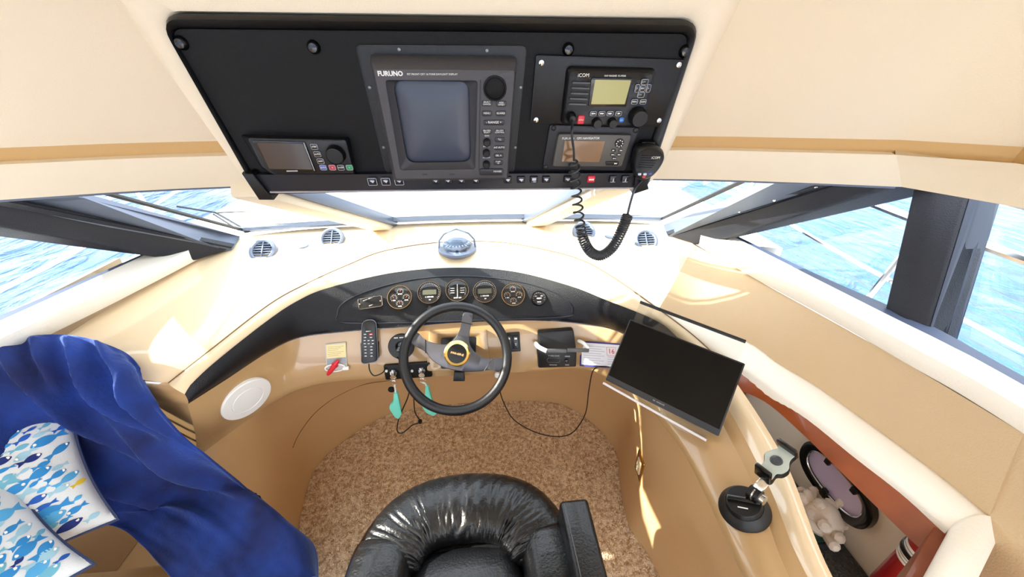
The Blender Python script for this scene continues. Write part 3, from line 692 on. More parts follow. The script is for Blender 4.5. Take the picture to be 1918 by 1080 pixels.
for px, py, s_ in ((912, 265, 'GAIN'), (911, 285, 'A/C SEA'), (911, 306, 'A/C RAIN')):
    c = d.q(px, py, H); b = link('control_knob', G().add(lathe([(.0075, H), (.007, H + .010), (.005, H + .012)], 16), T(c.x, c.y, 0)), black_p, d.t)
    dtext(d, s_, px, py - 11, H + .001, .0036)
b = link('power_key', prism(d.poly([(898, 315), (943, 315), (942, 327), (898, 327)], H, .005), H, H + .004, .001), btn_dark, d.t)
dtext(d, 'POWER', 932, 321, H + .004, .0048, parent=b)
for px in (796, 847): link('badge', prism(rrect(.010, .003, .0005, *d.q(px, 326, H)), H, H + .0016), radar_dark, d.t)
# --- radio mounting plate
d = Dev('mounting_plate', 1130, 170, 'flat black metal plate with four screws holding the marine radio', 'plate')
link('plate', prism(d.poly([(1004, 103), (1284, 112), (1242, 238), (993, 230)], .006, .004), 0, .006, .001), black_p, d.t)
for px, py in ((1014, 117), (1271, 121), (1234, 225), (1004, 224)):
    c = d.q(px, py, .006); link('screw', G().add(lathe([(.0055, .006), (.005, .009), (.002, .010)], 14)).add(box(0, 0, .0102, .007, .001, .0008)) if 0 else G().add(lathe([(.0052, .006), (.0048, .0088), (.002, .0098)], 14), T(c.x, c.y, 0)), steel, d.t)
# --- marine VHF radio
vhf = mat('radio_black', (13, 14, 16), .42, bump=.2, bump_scale=700); lcd_green = mat('lcd_olive', (166, 162, 100), .3)
d = Dev('marine_radio', 1140, 180, 'black marine radio with olive screen and round dial', 'radio'); H = .020
b0 = d.poly([(1061, 123), (1229, 127), (1200, 236), (1049, 231)], .006, .010); bF = d.poly([(1068, 131), (1224, 135), (1197, 236), (1056, 231)], H, .008)
link('housing', grid([ring3(b0, .006), ring3(lerp2(b0, bF, .2), H - .004), ring3(bF, H), ring3(lerp2(bF, [Vector((0, 0))] * len(bF), .05), H - .002), ring3(lerp2(bF, [Vector((0, 0))] * len(bF), 1.0), H - .002)], True), vhf, d.t, angle=40)
link('screen_surround', prism(d.poly([(1108, 146), (1186, 147), (1173, 200), (1102, 199)], H, .003), H - .003, H, .001), black_gloss, d.t)
link('screen', prism(d.poly([(1115, 149), (1182, 150), (1170, 195), (1107, 195)], H, .001), H - .002, H + .0006), lcd_green, d.t)
for k in range(5):
    y = 153 + k * 10; x0 = 1072 - k * 1.6; x1 = 1106 - k * 2
    link('grille_slot', prism(d.poly([(x0, y), (x1, y + 1), (x1, y + 4), (x0, y + 3)], H, .001), H - .002, H + .0015, .0005), mat('grille_edge', (74, 76, 78), .45) if k == 0 else MATS['grille_edge'], d.t)
# the maker's mark is drawn as on the set
dtext(d, 'iCOM', 1093, 141, H, .0085); dtext(d, 'VHF MARINE  IC-M506', 1152, 142, H, .0042)
key_line = mat('key_outline', (176, 180, 184), .45)
def keycap(dev, px, py, w, h_, H, s_, parent=None, m=None, size=.004, line=True, r=.0025):
    c = dev.q(px, py, H); k = link('key', prism(rrect(w, h_, r, c.x, c.y, 3), H - .002, H + .002, .0006), m or black_gloss, parent or dev.t)
    if line: link('key_rim', tube([(p.x, p.y, H + .0018) for p in rrect(w, h_, r, c.x, c.y, 3)], .0005, 4, closed=True), key_line, k)
    if s_ and s_[0] == '~': link('lettering', G().add(scribble(w * .62, h_ * .38, int(px)), T(c.x, c.y, H + .0022)), white_print, k, smooth=False)
    elif s_: link('lettering', G().add(text(s_, size), T(c.x, c.y, H + .0022)), white_print, k, smooth=False)
    return k
for px, py, w, h_, s_ in ((1207, 153, .013, .009, '^'), (1193, 165, .008, .013, '<'), (1203, 165, .010, .010, 'ENT'), (1214, 165, .008, .013, '>'), (1200, 177, .013, .009, 'v'), (1188, 190, .012, .008, 'MENU'), (1204, 190, .012, .008, 'CLEAR'), (1111, 212, .012, .008, '~'), (1127, 212, .012, .008, '~'), (1142, 212, .012, .008, '~'), (1158, 212, .012, .008, '~')):
    keycap(d, px, py, w, h_, H, s_, size=.0034)
k = keycap(d, 1088, 224, .013, .016, H, 'DISTRESS', m=red_btn, size=.0026, line=False)
k = keycap(d, 1164, 224, .010, .010, H, '16/C', m=mat('blue_button', (40, 110, 190), .35), size=.003, line=False, r=.005)
for px, py, r_, hh in ((1193, 217, .017, .020), (1117, 229, .009, .012), (1146, 229, .009, .012)):
    c = d.q(px, py, H); kn = link('dial', G().add(lathe([(r_ * 1.05, H - .002), (r_, H + hh * .8), (r_ * .85, H + hh), (r_ * .2, H + hh)], 28), T(c.x, c.y, 0)), black_p, d.t)
    for a in range(14): kn_ = None
c = d.q(1070, 219, H); link('mic_socket', G().add(lathe([(.010, H - .002), (.009, H + .010), (.006, H + .014)], 20), T(c.x, c.y, 0)), black_p, d.t)
# --- GPS navigator
gps_grey = mat('gps_grey', (84, 82, 78), .45); amber = mat('amber_lcd', (112, 74, 28), .3, coat=.4)
d = Dev('gps_navigator', 1105, 278, 'small grey navigator with a brown amber screen under the radio', 'navigator'); H = .016
link('bracket', prism(d.poly([(1030, 234), (1199, 239), (1171, 320), (1016, 317)], .006, .006), 0, .006, .002), mat('gps_bracket', (32, 32, 38), .5), d.t)
for px, py in ((1037, 240), (1191, 244), (1022, 313)):
    c = d.q(px, py, .006); link('screw', G().add(lathe([(.006, .005), (.005, .008), (.002, .009)], 12), T(c.x, c.y, 0)), black_p, d.t)
link('housing', prism(d.poly([(1044, 250), (1186, 252), (1166, 313), (1033, 313)], .006, .006), .004, H, .003, d.poly([(1046, 251), (1184, 253), (1165, 312), (1035, 312)], H, .006)), gps_grey, d.t)
link('screen', prism(d.poly([(1058, 263), (1133, 264), (1122, 303), (1052, 302)], H, .001), H - .001, H + .001), amber, d.t)
dtext(d, 'FURUNO   GPS NAVIGATOR', 1088, 259, H, .0062)
c = d.q(1160, 268, H); link('cursor_pad', G().add(lathe([(.010, H), (.0095, H + .002), (.002, H + .0025)], 24), T(c.x, c.y, 0)), black_p, d.t)
g = G()
for a in range(8): g.add(prism(circle(.0012, 8, c.x + .0065 * math.cos(a * math.pi / 4), c.y + .0065 * math.sin(a * math.pi / 4)), H + .0018, H + .003))
link('pad_marks', g, white_print, d.t)
for px, py, s_ in ((1149, 281, '~'), (1162, 281, '~'), (1147, 289, '~'), (1159, 289, '~'), (1150, 296, '~')): keycap(d, px, py, .009, .006, H, s_, size=.0026, line=False)
k = link('power_key', prism(d.poly([(1134, 302), (1160, 302), (1158, 309), (1134, 309)], H, .003), H, H + .002, .0008), black_p, d.t)
c = d.q(1153, 306, H + .002); link('lettering', G().add(scribble(.006, .003, 9), T(c.x, c.y, H + .0023)), white_print, k)
# --- autopilot display
d = Dev('autopilot_control', 560, 290, 'black autopilot control head with rotary knob and coloured keys', 'autopilot'); H = .024
ap = mat('autopilot_black', (14, 16, 22), .4)
b0 = d.poly([(450, 252), (655, 256), (668, 326), (512, 328), (488, 314)], .0, .006); bF = d.poly([(462, 258), (648, 262), (664, 326), (512, 328), (490, 314)], H, .006)
link('housing', prism(b0, 0, H, .004, bF), ap, d.t)
link('screen_surround', prism(d.poly([(472, 262), (572, 265), (592, 322), (508, 320)], H, .004), H - .001, H + .002, .001), black_gloss, d.t)
link('screen', prism(d.poly([(482, 266), (568, 268), (587, 316), (506, 315)], H, .002), H, H + .003), mat('autopilot_lcd', (50, 42, 43), .2, coat=.5), d.t)
link('screen_edge', tube([(*d.q(570, 266, H), H + .003), (*d.q(590, 318, H), H + .003)], .0008, 5), key_line, d.t)
link('badge', prism(rrect(.022, .0022, .0005, *d.q(548, 319, H)), H + .001, H + .003), key_line, d.t)
for px, py, s_, m_ in ((589, 274, 'STBY', None), (595, 288, 'AUTO', None), (601, 301, 'NAV', None), (606, 313, 'AUTO', mat('key_blue', (84, 100, 170), .4)), (623, 313, '<', mat('key_red', (186, 60, 76), .4)), (639, 313, 'MODE', None), (655, 313, '>', mat('key_green', (40, 140, 92), .4))): keycap(d, px, py, .0125, .0105, H, s_, m=m_, size=.004)
c = d.q(630, 288, H); link('rotary_knob', G().add(lathe([(.0185, H), (.0178, H + .012), (.0165, H + .015), (.0150, H + .0155), (.0145, H + .014), (.002, H + .014)], 36), T(c.x, c.y, 0)), black_p, d.t)
# --- fist microphone on its clip, curly cord
mm = thing('fist_microphone', MC @ Matrix.Translation((*cp(1215, 303, .03), .012)), 'black fist microphone hanging on the right edge of the console', 'microphone')
def ml(px, py, h=.03): return local(mm.matrix_basis, px, py, h)
mo = [ml(*p, .02) for p in ((1197, 277), (1222, 273), (1240, 281), (1246, 293), (1240, 310), (1226, 328), (1210, 337), (1195, 335), (1187, 322), (1188, 303), (1191, 288))][::-1]
mo3 = [Vector((p.x, p.y)) for p in catmull([(p.x, p.y, 0) for p in mo], 44, True)]
mc_ = sum(mo3, Vector((0, 0))) / len(mo3)
link('shell', grid([ring3(lerp2(mo3, [mc_] * 44, .25), -.008), ring3(mo3, 0), ring3(lerp2(mo3, [mc_] * 44, -.02), .010), ring3(lerp2(mo3, [mc_] * 44, .06), .020), ring3(lerp2(mo3, [mc_] * 44, .14), .0225), ring3(lerp2(mo3, [mc_] * 44, .2), .021), ring3(lerp2(mo3, [mc_] * 44, 1.0), .021)], True), mat('mic_black', (12, 14, 18), .38, bump=.2, bump_scale=800), mm, angle=60)
for k in range(6):
    a, b = ml(1202 - k * 1.2, 292 + k * 4.2, .021), ml(1236 - k * 3, 293 + k * 4.2, .021); link('grille_rib', tube([(*a, .0215), (*b, .0215)], .0011, 5), black_p, mm)
c = ml(1228, 295, .022); link('lettering', G().add(text('iCOM', .0075), T(c.x, c.y, .0228)), white_print, mm, smooth=False)
for px, py, m_ in ((1198, 326, icon), (1208, 326, icon), (1218, 325, MATS['key_blue']), (1206, 331, red_print)):
    c = ml(px, py, .022); link('key', prism(rrect(.007, .005, .0015, c.x, c.y), .019, .0235, .0006), m_, mm)
link('hanger_clip', prism(rrect(.030, .012, .003, *ml(1213, 270, 0)), -.012, .004, .002), black_p, mm); link('clip_pin', prism(rrect(.014, .004, .001, *ml(1213, 269, .004)), .003, .007, .001), steel, mm)
cc = thing('curly_cord', at(1120, 478, Y=.79), 'dark coiled cord drooping from the radio in front of the windscreen', 'cord')
def Yc(px, py, Y=.80): return at(px, py, Y=Y)
path = catmull([Yc(1075, 300, .785), Yc(1078, 345, .80), Yc(1083, 395, .80), Yc(1090, 440, .80), Yc(1105, 470, .80), Yc(1126, 478, .80), Yc(1148, 462, .80), Yc(1165, 430, .80), Yc(1176, 402, .80)], 1100)
hel = []; turns = 50; L = len(path); cum = [0.0]
for a, b in zip(path, path[1:]): cum.append(cum[-1] + (b - a).length)
dens = []  # coils stretched at the start, tight in the bight
for i in range(L): dens.append(.42 if i < L * .30 else (.42 + (i / L - .30) / .12 * .58 if i < L * .42 else 1.0))
ph = 0; tot = sum(dens)
for i in range(L):
    t_ = (path[min(L - 1, i + 1)] - path[max(0, i - 1)]).normalized(); n_ = (Vector((0, 1, 0)) - t_ * t_.y).normalized(); b_ = t_.cross(n_)
    ph += dens[i] / tot * turns * 2 * math.pi
    rr = .0105 * min(1, i / 20, (L - 1 - i) / 20 + .2); hel.append(path[i] + (n_ * math.cos(ph) + b_ * math.sin(ph)) * rr)
cordm = mat('cord_grey', (46, 50, 56), .42)
link('coil', tube(hel, .0024, 6), cordm, cc, world=True)
s0 = MC @ Vector((*cp(1070, 222, .02), .034))
link('upper_lead', tube(catmull([s0, Yc(1071, 250, .745), Yc(1075, 285, .765), hel[0]], 20), .0026, 6), cordm, cc, world=True)
link('microphone_lead', tube(catmull([hel[-1], Yc(1182, 375, .80), Yc(1190, 352, .80), mm.matrix_basis @ Vector((*ml(1200, 337, 0), .004))], 20), .0028, 6), cordm, cc, world=True)
# ------------------------------------------------------------------ dash: vents, compass, gauges, wheel
vent_grey = mat('vent_grey', (112, 122, 142), .45); vent_dark = mat('vent_dark', (34, 40, 54), .6)
for i, (px, py, lb) in enumerate(((497, 472, 'round grey air vent nearest the left corner post'), (625, 450, 'round grey air vent below the left windscreen mullion'), (1092, 437, 'round grey air vent behind the curly cord'), (1207, 453, 'round grey air vent nearest the right corner post'))):
    p, n = hit(px, py, deck_bvh); M = frame(p + Vector((0, -.012, .012)), Vector((1, 0, 0)), Vector((0, -.9, 1)))
    t = thing('air_vent', M, lb, 'air vent', 'round dash air vents')
    link('ring', lathe([(.046, -.06), (.048, -.01), (.052, 0), (.050, .008), (.042, .010), (.037, .006), (.036, -.006)], 32, False), vent_grey, t)
    link('throat', lathe([(.0365, .001), (.0365, -.008), (.001, -.012)], 28, False), vent_dark, t)
    for k in range(6):
        y = -.027 + k * .0108; w = 2 * math.sqrt(max(0, .0355 ** 2 - y * y)); link('blade', G().add(box(0, 0, 0, w, .0065, .0016), T(0, y, .004, rx=R(-38))), vent_grey, t)
    link('rib', G().add(box(0, 0, .006, .004, .072, .003)), vent_grey, t)
for i, (px, py, s) in enumerate(((567, 461, 'left'), (1143, 443, 'right'))):
    p, n = hit(px, py, deck_bvh); t = thing('deck_cap', frame(p, Vector((1, 0, 0)), Vector((0, 0, 1))), 'small flat grey cap between the %s pair of dash vents' % s, 'cap')
    link('disc', lathe([(.024, 0), (.022, .004), (.012, .006), (.001, .0065)], 24), vent_grey, t); link('centre_pin', lathe([(.004, .006), (.003, .0085), (.001, .009)], 10), steel, t)
# compass
p, n = hit(857, 468, crown_bvh, deck_bvh)
t = thing('compass', Matrix.Translation(p), 'domed glass compass on the dash centre line', 'compass')
link('base', lathe([(.050, -.03), (.062, -.012), (.078, .002), (.078, .010), (.072, .014)], 40), vent_grey, t)
link('card', lathe([(.058, .020), (.056, .030), (.04, .040), (.002, .046)], 32), mat('compass_card', (60, 74, 96), .4), t)
g = G()
for a in range(24): g.add(box(0, 0, 0, .0016, .010 if a % 3 else .016, .0012), T(.049 * math.cos(a * math.pi / 12), .049 * math.sin(a * math.pi / 12), .0365, rz=a * math.pi / 12 + math.pi / 2))
link('card_marks', g, white_print, t)
link('bracket', tube([(-.074, 0, .012), (-.071, 0, .045), (-.050, 0, .072), (0, 0, .092), (.050, 0, .072), (.071, 0, .045), (.074, 0, .012)], .004, 6), vent_grey, t)
link('dome', lathe([(.072 * math.cos(a), .012 + .078 * math.sin(a)) for a in np.linspace(0, math.pi / 2 - .02, 14)], 40, False), glassmat('dome_glass', (.82, .88, .93, 1), .10, .02, .7), t)
# instrument bay outline on the hood
bay = [(640, 603), (632, 588), (640, 570), (675, 550), (740, 530), (800, 520), (857, 517), (920, 520), (985, 530), (1040, 548), (1068, 568), (1072, 583), (1062, 592), (960, 597), (857, 601), (740, 604)]
bp_ = []
for px, py in bay:
    q, n = hit(px, py, hood_bvh); bp_.append(q + n * .0015)
bayc = catmull(bp_, 120, True)
link('bay_rim', tube(bayc, .0022, 6, True), mat('bay_rim_grey', (30, 33, 42), .3), helm, world=True)
# gauges
q0, GN = hit(857, 548, hood_bvh)
GN = (GN + Vector((0, -.12, .05))).normalized()
gold = mat('gold_bezel', (226, 204, 166), .2, metal=1); chrome_b = mat('chrome_bezel', (206, 200, 192), .15, metal=1); dial_b = mat('dial_black', (14, 15, 18), .3); lens = glassmat('gauge_glass', (.97, .97, .97, 1), .05, 0, .5)
lcdg = mat('gauge_lcd', (96, 98, 82), .3)
def gauge(px, py, rpx, kind, label, bez):
    q, n = hit(px, py, hood_bvh); dpt = (q - CAM).dot(_f); r = rpx / FPX * dpt
    M = frame(q + GN * .004, Vector((1, 0, 0)), GN); t = thing('gauge', M, label, 'gauge', 'round dash gauges')
    link('bezel', lathe([(r * .99, -.012), (r * 1.01, .004), (r * .98, .010), (r * .935, .010), (r * .92, .004)], 40, False), bez, t)
    di = link('dial', lathe([(r * .93, -.006), (r * .93, .003), (r * .02, .003)], 40), dial_b, t)
    g = G(); z = .0034
    def arc(cx, cy, rad, a0, a1, n, L, w=.0009):
        for k in range(n):
            a = R(a0 + (a1 - a0) * k / (n - 1)); g.add(box(0, 0, z, L, w, .0005), T(cx + rad * math.cos(a), cy + rad * math.sin(a), 0, rz=a))
    if kind == 'multi':
        for cx, cy in ((0, .5), (-.5, 0), (.5, 0), (0, -.5)): arc(cx * r, cy * r, r * .24, 200, -20, 9, r * .10)
        for (cx, cy), s_ in zip(((0, .3), (-.5, -.22), (.5, -.22), (0, -.72)), ('VOLTS', 'OIL', 'TEMP', 'FUEL')): g.add(scribble(r * .34, r * .10, len(s_)), T(cx * r, cy * r, z))
        nd = G()
        for (cx, cy), a in zip(((0, .5), (-.5, 0), (.5, 0), (0, -.5)), (70, 120, 60, 95)): nd.add(box(r * .10, 0, .0045, r * .22, .0012, .0008), T(cx * r, cy * r, 0, rz=R(a)))
        link('needles', nd, mat('needle', (226, 120, 60), .5) if 'needle' not in MATS else MATS['needle'], t)
    elif kind == 'tach':
        link('lcd', prism(rrect(r * 1.15, r * .42, r * .04, 0, r * .05), .003, .0042), lcdg, t)
        g.add(scribble(r * .7, r * .13, 3), T(0, -r * .36, z)); g.add(scribble(r * .2, r * .13, 4), T(0, -r * .6, z)); arc(0, 0, r * .82, 215, -35, 25, r * .08)
    elif kind == 'rudder':
        g.add(box(0, 0, z, r * .05, r * 1.15, .0006))
        for sx in (-1, 1):
            for k in range(3): g.add(box(sx * r * .42, r * (.22 - k * .2), z, r * .34, r * .045, .0005))
            arc(sx * r * .12, 0, r * .6, 90 - sx * 60, 90 - sx * 120, 7, r * .08)
        g.add(scribble(r * .62, r * .10, 5), T(0, -r * .62, z))
    else:
        arc(0, 0, r * .75, 200, -20, 11, r * .12); g.add(scribble(r * .6, r * .2, 6), T(0, -.02 * r, z)); g.add(scribble(r * .3, r * .12, 7), T(-r * .4, r * .3, z)); g.add(scribble(r * .3, r * .12, 8), T(r * .4, r * .3, z)); g.add(scribble(r * .5, r * .12, 9), T(0, -r * .5, z))
    link('dial_print', g, white_print, t, smooth=False)
    link('glass', lathe([(r * .92, .006), (r * .7, .0085), (r * .35, .0098), (r * .02, .010)], 32, False), lens, t)
for px, py, rp, k, lb, bz in ((750, 558, 23, 'multi', 'gold-rimmed four-in-one engine gauge at the left end of the row', gold), (805, 549, 22, 'tach', 'chrome-rimmed tachometer with small screen left of the centre gauge', chrome_b), (857, 545, 22, 'rudder', 'centre gauge with white upright bar above the steering wheel', chrome_b), (908, 547, 22, 'tach', 'chrome-rimmed tachometer with small screen right of the centre gauge', chrome_b), (961, 553, 22, 'multi', 'gold-rimmed four-in-one engine gauge at the right end of the row', gold), (1009, 559, 14, 'trim', 'small all-black trim gauge right of the gold-rimmed gauge', black_p)): gauge(px, py, rp, k, lb, bz)
# makers plate left of gauges
q, n = hit(693, 567, hood_bvh); M = frame(q + GN * .004, Vector((1, .18, .12)).normalized(), GN)
t = thing('instrument_plate', M, 'small black rectangular plate with silver rim left of the gauges', 'plate')
oo = [local(M, *p) for p in ((671, 561), (715, 554), (717, 573), (674, 580))][::-1]
rp = roundpoly(oo, .006); link('plate', prism(rp, -.008, .004, .001), dial_b, t); link('rim', tube([(p.x, p.y, .005) for p in rp], .0016, 6, True), chrome_b, t)
for e in (.06, .94):
    c = (oo[0].lerp(oo[1], e) + oo[3].lerp(oo[2], e)) / 2; link('screw', G().add(lathe([(.0035, .003), (.003, .006), (.001, .0065)], 10), T(c.x, c.y, 0)), steel, t)
link('print_lines', G().add(scribble(.045, .004, 4), T(.0, .014, .0044, rz=R(8))).add(scribble(.014, .003, 5), T(.004, -.012, .0044, rz=R(8))), MATS['icon_pale'], t, smooth=False)

# ---- steering wheel
WC = CAM + ray(855, 669) * 1.30; WN = (CAM - WC).normalized(); MW = frame(WC, Vector((1, 0, 0)), WN)
t = thing('steering_wheel', MW, 'black three-spoke steering wheel with gold centre ring', 'steering wheel')
RW = 96 / FPX * 1.30 * 1.0
wheel_b = mat('wheel_leather', (12, 14, 20), .38, bump=.25, bump_scale=500); spoke_g = mat('spoke_graphite', (84, 84, 90), .34, metal=.5)
link('rim', tube([(RW * math.cos(a), RW * math.sin(a), 0) for a in np.linspace(0, 2 * math.pi, 97)[:-1]], .0165, 16, True), wheel_b, t)
sp = [(912, 285), (903, 262), (880, 256), (856, 264), (846, 290), (832, 365), (800, 420), (755, 458), (700, 455), (640, 440), (600, 415), (570, 385), (540, 410), (535, 450), (575, 475), (625, 505), (660, 550), (720, 590), (780, 610), (860, 622), (950, 620), (1010, 612), (1060, 622), (1100, 600), (1105, 555), (1085, 540), (1025, 545), (965, 535), (915, 500), (888, 450), (890, 380)]
spl = [local(MW, 600 + x / 3.177, 500 + y / 3.177, .02) for x, y in sp][::-1]
spl = [Vector((p.x, p.y)) for p in catmull([(p.x, p.y, 0) for p in spl], 120, True)]
def dome_(P): return [.022 - .30 * max(0, p.length - .03) ** 1.6 * 3 for p in P]
g = G(); n_ = len(spl)
inn = [p * .94 for p in spl]
def zz(p): L = p.length / RW; return .026 * (1 - L ** 1.5) + .004
# filled face as fan of rings towards the hub
rows = [[Vector((p.x, p.y, zz(p) - .014)) for p in spl], [Vector((p.x, p.y, zz(p) - .003)) for p in spl]]
cx = Vector((local(MW, 856, 662, .02)))
bm = bmesh.new(); loop = [bm.verts.new((p.x, p.y, zz(p))) for p in inn]; fc = bm.faces.new(loop); bmesh.ops.triangulate(bm, faces=[fc])
tri = bmout(bm)
g.add(grid(rows + [[Vector((p.x, p.y, zz(p))) for p in inn]], True)); g.add(tri); g.add(([Vector((p.x, p.y, zz(p) - .014)) for p in spl], [tuple(range(n_))[::-1]]))
link('spokes', g, spoke_g, t, angle=50)
for a, b in (((838, 325), (906, 340)), ((622, 430), (626, 512)), ((1020, 548), (975, 618))):
    A, B = [local(MW, 600 + x / 3.177, 500 + y / 3.177, .02) for x, y in (a, b)]; link('spoke_joint', tube([(A.x, A.y, zz(A) + .001), (B.x, B.y, zz(B) + .001)], .0014, 6), gasket, t)
hub = T(cx.x, cx.y, .012)
link('centre_ring', G().add(lathe([(.046, .0), (.046, .012), (.040, .018), (.033, .016), (.032, .010)], 40, False), hub), mat('gold_ring', (240, 208, 128), .2, metal=1), t)
ho = link('horn_pad', G().add(lathe([(.033, .004), (.032, .016), (.020, .0185), (.002, .019)], 36), hub), black_p, t)
link('script_badge', G().add(scribble(.044, .0085, 8), hub @ T(0, 0, .0195, rz=R(-16))).add(box(0, -.001, 0, .044, .003, .0006), hub @ T(0, 0, .0194, rz=R(-16))), gold, ho, smooth=False)
q, n = hit(858, 650, face_bvh)
link('column', tube([MW.inverted() @ (q + Vector((0, .03, 0))), (cx.x, cx.y, .0)], .032, 20), black_p, t)
# ---- dash face fittings
def fit(name, px, py, label, cat, group=None, lift=0, bv=(face_bvh,)):
    M = surf(px, py, *bv, lift=lift); return thing(name, M, label, cat, group), M
def pl_(M, pts, r=0, h=0, seg=4): return roundpoly([local(M, *p, h) for p in pts][::-1], r, seg)
# column recess
t, M = fit('column_recess', 858, 655, 'recess behind the steering wheel hub, its shade a flat black plate', 'recess')
ro = pl_(M, [(804, 618), (912, 616), (918, 690), (800, 694)], .012); ri = pl_(M, [(826, 632), (892, 630), (890, 688), (826, 690)], .008)
link('surround', grid([ring3(ro, -.01), ring3(ro, .006), ring3(lerp2(ro, ri, .15), .009), ring3(lerp2(ro, ri, .9), .003), ring3(ri, .001)], True), podtan, t, angle=50)
link('opening', prism(ri, -.01, .002), gasket, t)  # flat black plate stands in for the shade inside the hollow
link('tilt_lever', prism(pl_(M, [(851, 694), (869, 694), (871, 712), (849, 712)], .003, .03), .012, .045, .004), black_p, t)
# round joystick panel
t, M = fit('thruster_panel', 752, 648, 'round black control panel behind the left wheel rim', 'control panel')
rr = 24 / FPX * (M.translation - CAM).dot(_f)
link('disc', lathe([(rr, -.004), (rr, .006), (rr * .95, .010), (rr * .2, .010)], 40), black_p, t); link('joystick_boot', lathe([(rr * .45, .009), (rr * .36, .018), (rr * .14, .026), (rr * .12, .05), (rr * .2, .056), (rr * .1, .064)], 24), black_gloss, t)
link('lettering', G().add(scribble(.045, .005, 11), T(0, rr * .72, .0106)), white_print, t, smooth=False)
c = local(M, 762, 642, .01); link('indicator', G().add(lathe([(.004, .008), (.003, .013), (.001, .014)], 10), T(c.x, c.y, 0)), white_plastic, t)
# ignition panel, keys with teal floats
t, M = fit('ignition_panel', 765, 695, 'black ignition panel with two key switches under the wheel', 'control panel')
MI = M
link('plate', prism(pl_(M, [(718, 684), (806, 678), (810, 705), (722, 711)], .006, .01), -.012, .012, .003), black_p, t)
for px, py in ((737, 697), (790, 693)):
    c = local(M, px, py, .012); sw = link('key_switch', G().add(lathe([(.013, .008), (.013, .018), (.010, .022), (.003, .022)], 24), T(c.x, c.y, 0)), steel, t); link('key_slot', G().add(box(0, 0, .0224, .002, .012, .001), T(c.x, c.y, 0)), gasket, sw)
for px, py in ((724, 694), (772, 694)):
    c = local(M, px, py, .012); link('button', G().add(lathe([(.005, .010), (.005, .016), (.003, .018)], 14), T(c.x, c.y, 0)), white_plastic, t)
teal = mat('teal_foam', (112, 214, 196), .6)
def keyset(px, py, fpts, label, fob):
    c0 = MI @ Vector((*local(MI, px, py, .02), .03)); k = thing('key_with_float', c0, label, 'key', 'keys in the ignition switches')
    link('key_blade', G().add(box(0, 0, -.002, .010, .003, .020, .001)).add(lathe([(.011, -.001), (.011, .001)], 18), T(0, -.004, -.014, rx=R(90))), steel, k)
    dn_ = c0 + Vector((0, -.008, -.03))
    rg = [dn_ + Vector((.012 * math.cos(a), -.003 * math.sin(a), .012 * math.sin(a) - .006)) for a in np.linspace(0, 2 * math.pi, 25)[:-1]]
    link('split_ring', tube(rg, .0011, 6, True), steel, k, world=True)
    Yf = dn_.y - .004
    pts = [at(*p, Y=Yf) for p in fpts]; n = len(pts)
    cen_ = sum(pts, Vector()) / n; fr = [p + Vector((0, -.008, 0)) for p in pts]; bk = [p + Vector((0, .008, 0)) for p in pts]
    g = G().add(hexa(fr, bk, .004)); link('float', g, teal, k, world=True)
    top = (pts[0] + pts[1]) / 2
    link('strap', tube([dn_ + Vector((0, 0, -.016)), top.lerp(dn_, .4), top - (top - cen_) * .1], .0034, 6), mat('strap_white', (214, 222, 216), .6) if 'strap_white' not in MATS else MATS['strap_white'], k, world=True)
    if fob: p = at(733, 729, Y=Yf + .004); link('fob', G().add(lathe([(.012, -.003), (.012, .003)], 18), Matrix.Translation(p) @ T(rx=R(90))), black_p, k, world=True)
keyset(737, 697, [(738, 734), (745, 734), (753, 772), (748, 783), (739, 778), (730, 764), (730, 758), (737, 750)], 'ignition key with teal foam float hanging left of the wheel rim', True)
keyset(790, 693, [(797, 722), (803, 722), (810, 748), (819, 772), (812, 777), (798, 770), (788, 755), (795, 748)], 'ignition key with teal foam float behind the lower left wheel rim', False)
# engine stop lanyard
p0 = MI @ Vector((*local(MI, 760, 690, .02), .03))
t = thing('stop_lanyard', p0, 'thin black looped lanyard with a toggle hanging below the wheel', 'lanyard')
Yl = p0.y - .01
lp = catmull([at(744, 668, Y=Yl + .02), p0, at(766, 735, Y=Yl), at(748, 780, Y=Yl - .01), at(744, 806, Y=Yl - .015), at(754, 810, Y=Yl - .015), at(772, 796, Y=Yl - .012), at(786, 789, Y=Yl - .01), at(777, 770, Y=Yl - .005), at(774, 735, Y=Yl), p0 + Vector((.012, 0, .01))], 80)
link('cord', tube(lp, .0024, 6), black_p, t, world=True); link('toggle', G().add(lathe([(.003, -.008), (.0075, -.006), (.008, 0), (.0075, .006), (.003, .008)], 14), Matrix.Translation(at(787, 789, Y=Yl - .01))), black_p, t, world=True)
# remote handset in its cradle
t, M = fit('remote_handset', 691, 640, 'slim black corded remote handset with keypad left of the wheel', 'remote control', lift=.004)
hs_ = pl_(M, [(678, 600), (704, 598), (708, 676), (677, 682)], [.016, .016, .024, .024], .02, 6)
link('cradle', prism(pl_(M, [(675, 640), (709, 638), (709, 672), (677, 676)], .01, .008), -.004, .012, .003), black_p, t)
hb = link('handset_body', prism(hs_, .004, .026, .006), mat('handset_black', (12, 13, 16), .35), t)
link('handset_edge', tube([(p.x, p.y, .019) for p in hs_], .0018, 6, True), mat('handset_edge', (120, 126, 136), .35, metal=.4), t)
for r_ in range(8):
    for c_ in range(2 if r_ not in (2, 3) else 3):
        px = (684 + c_ * 11) if r_ not in (2, 3) else 683 + c_ * 7.5; py = 625.5 + r_ * 5.8
        cc_ = local(M, px + r_ * .2, py, .026); k_ = link('key', prism(rrect(.0125 if r_ not in (2, 3) else .009, .006, .002, cc_.x, cc_.y, 2), .025, .0285, .0006), red_btn if (r_ == 0 and c_ == 1) else MATS['icon_pale'] if 0 else mat('handset_key', (70, 74, 82), .45) if 'handset_key' not in MATS else MATS['handset_key'], t)
        link('key_mark', prism(rrect(.007, .0022, .0005, cc_.x, cc_.y, 2), .0285, .0289), white_print, k_)
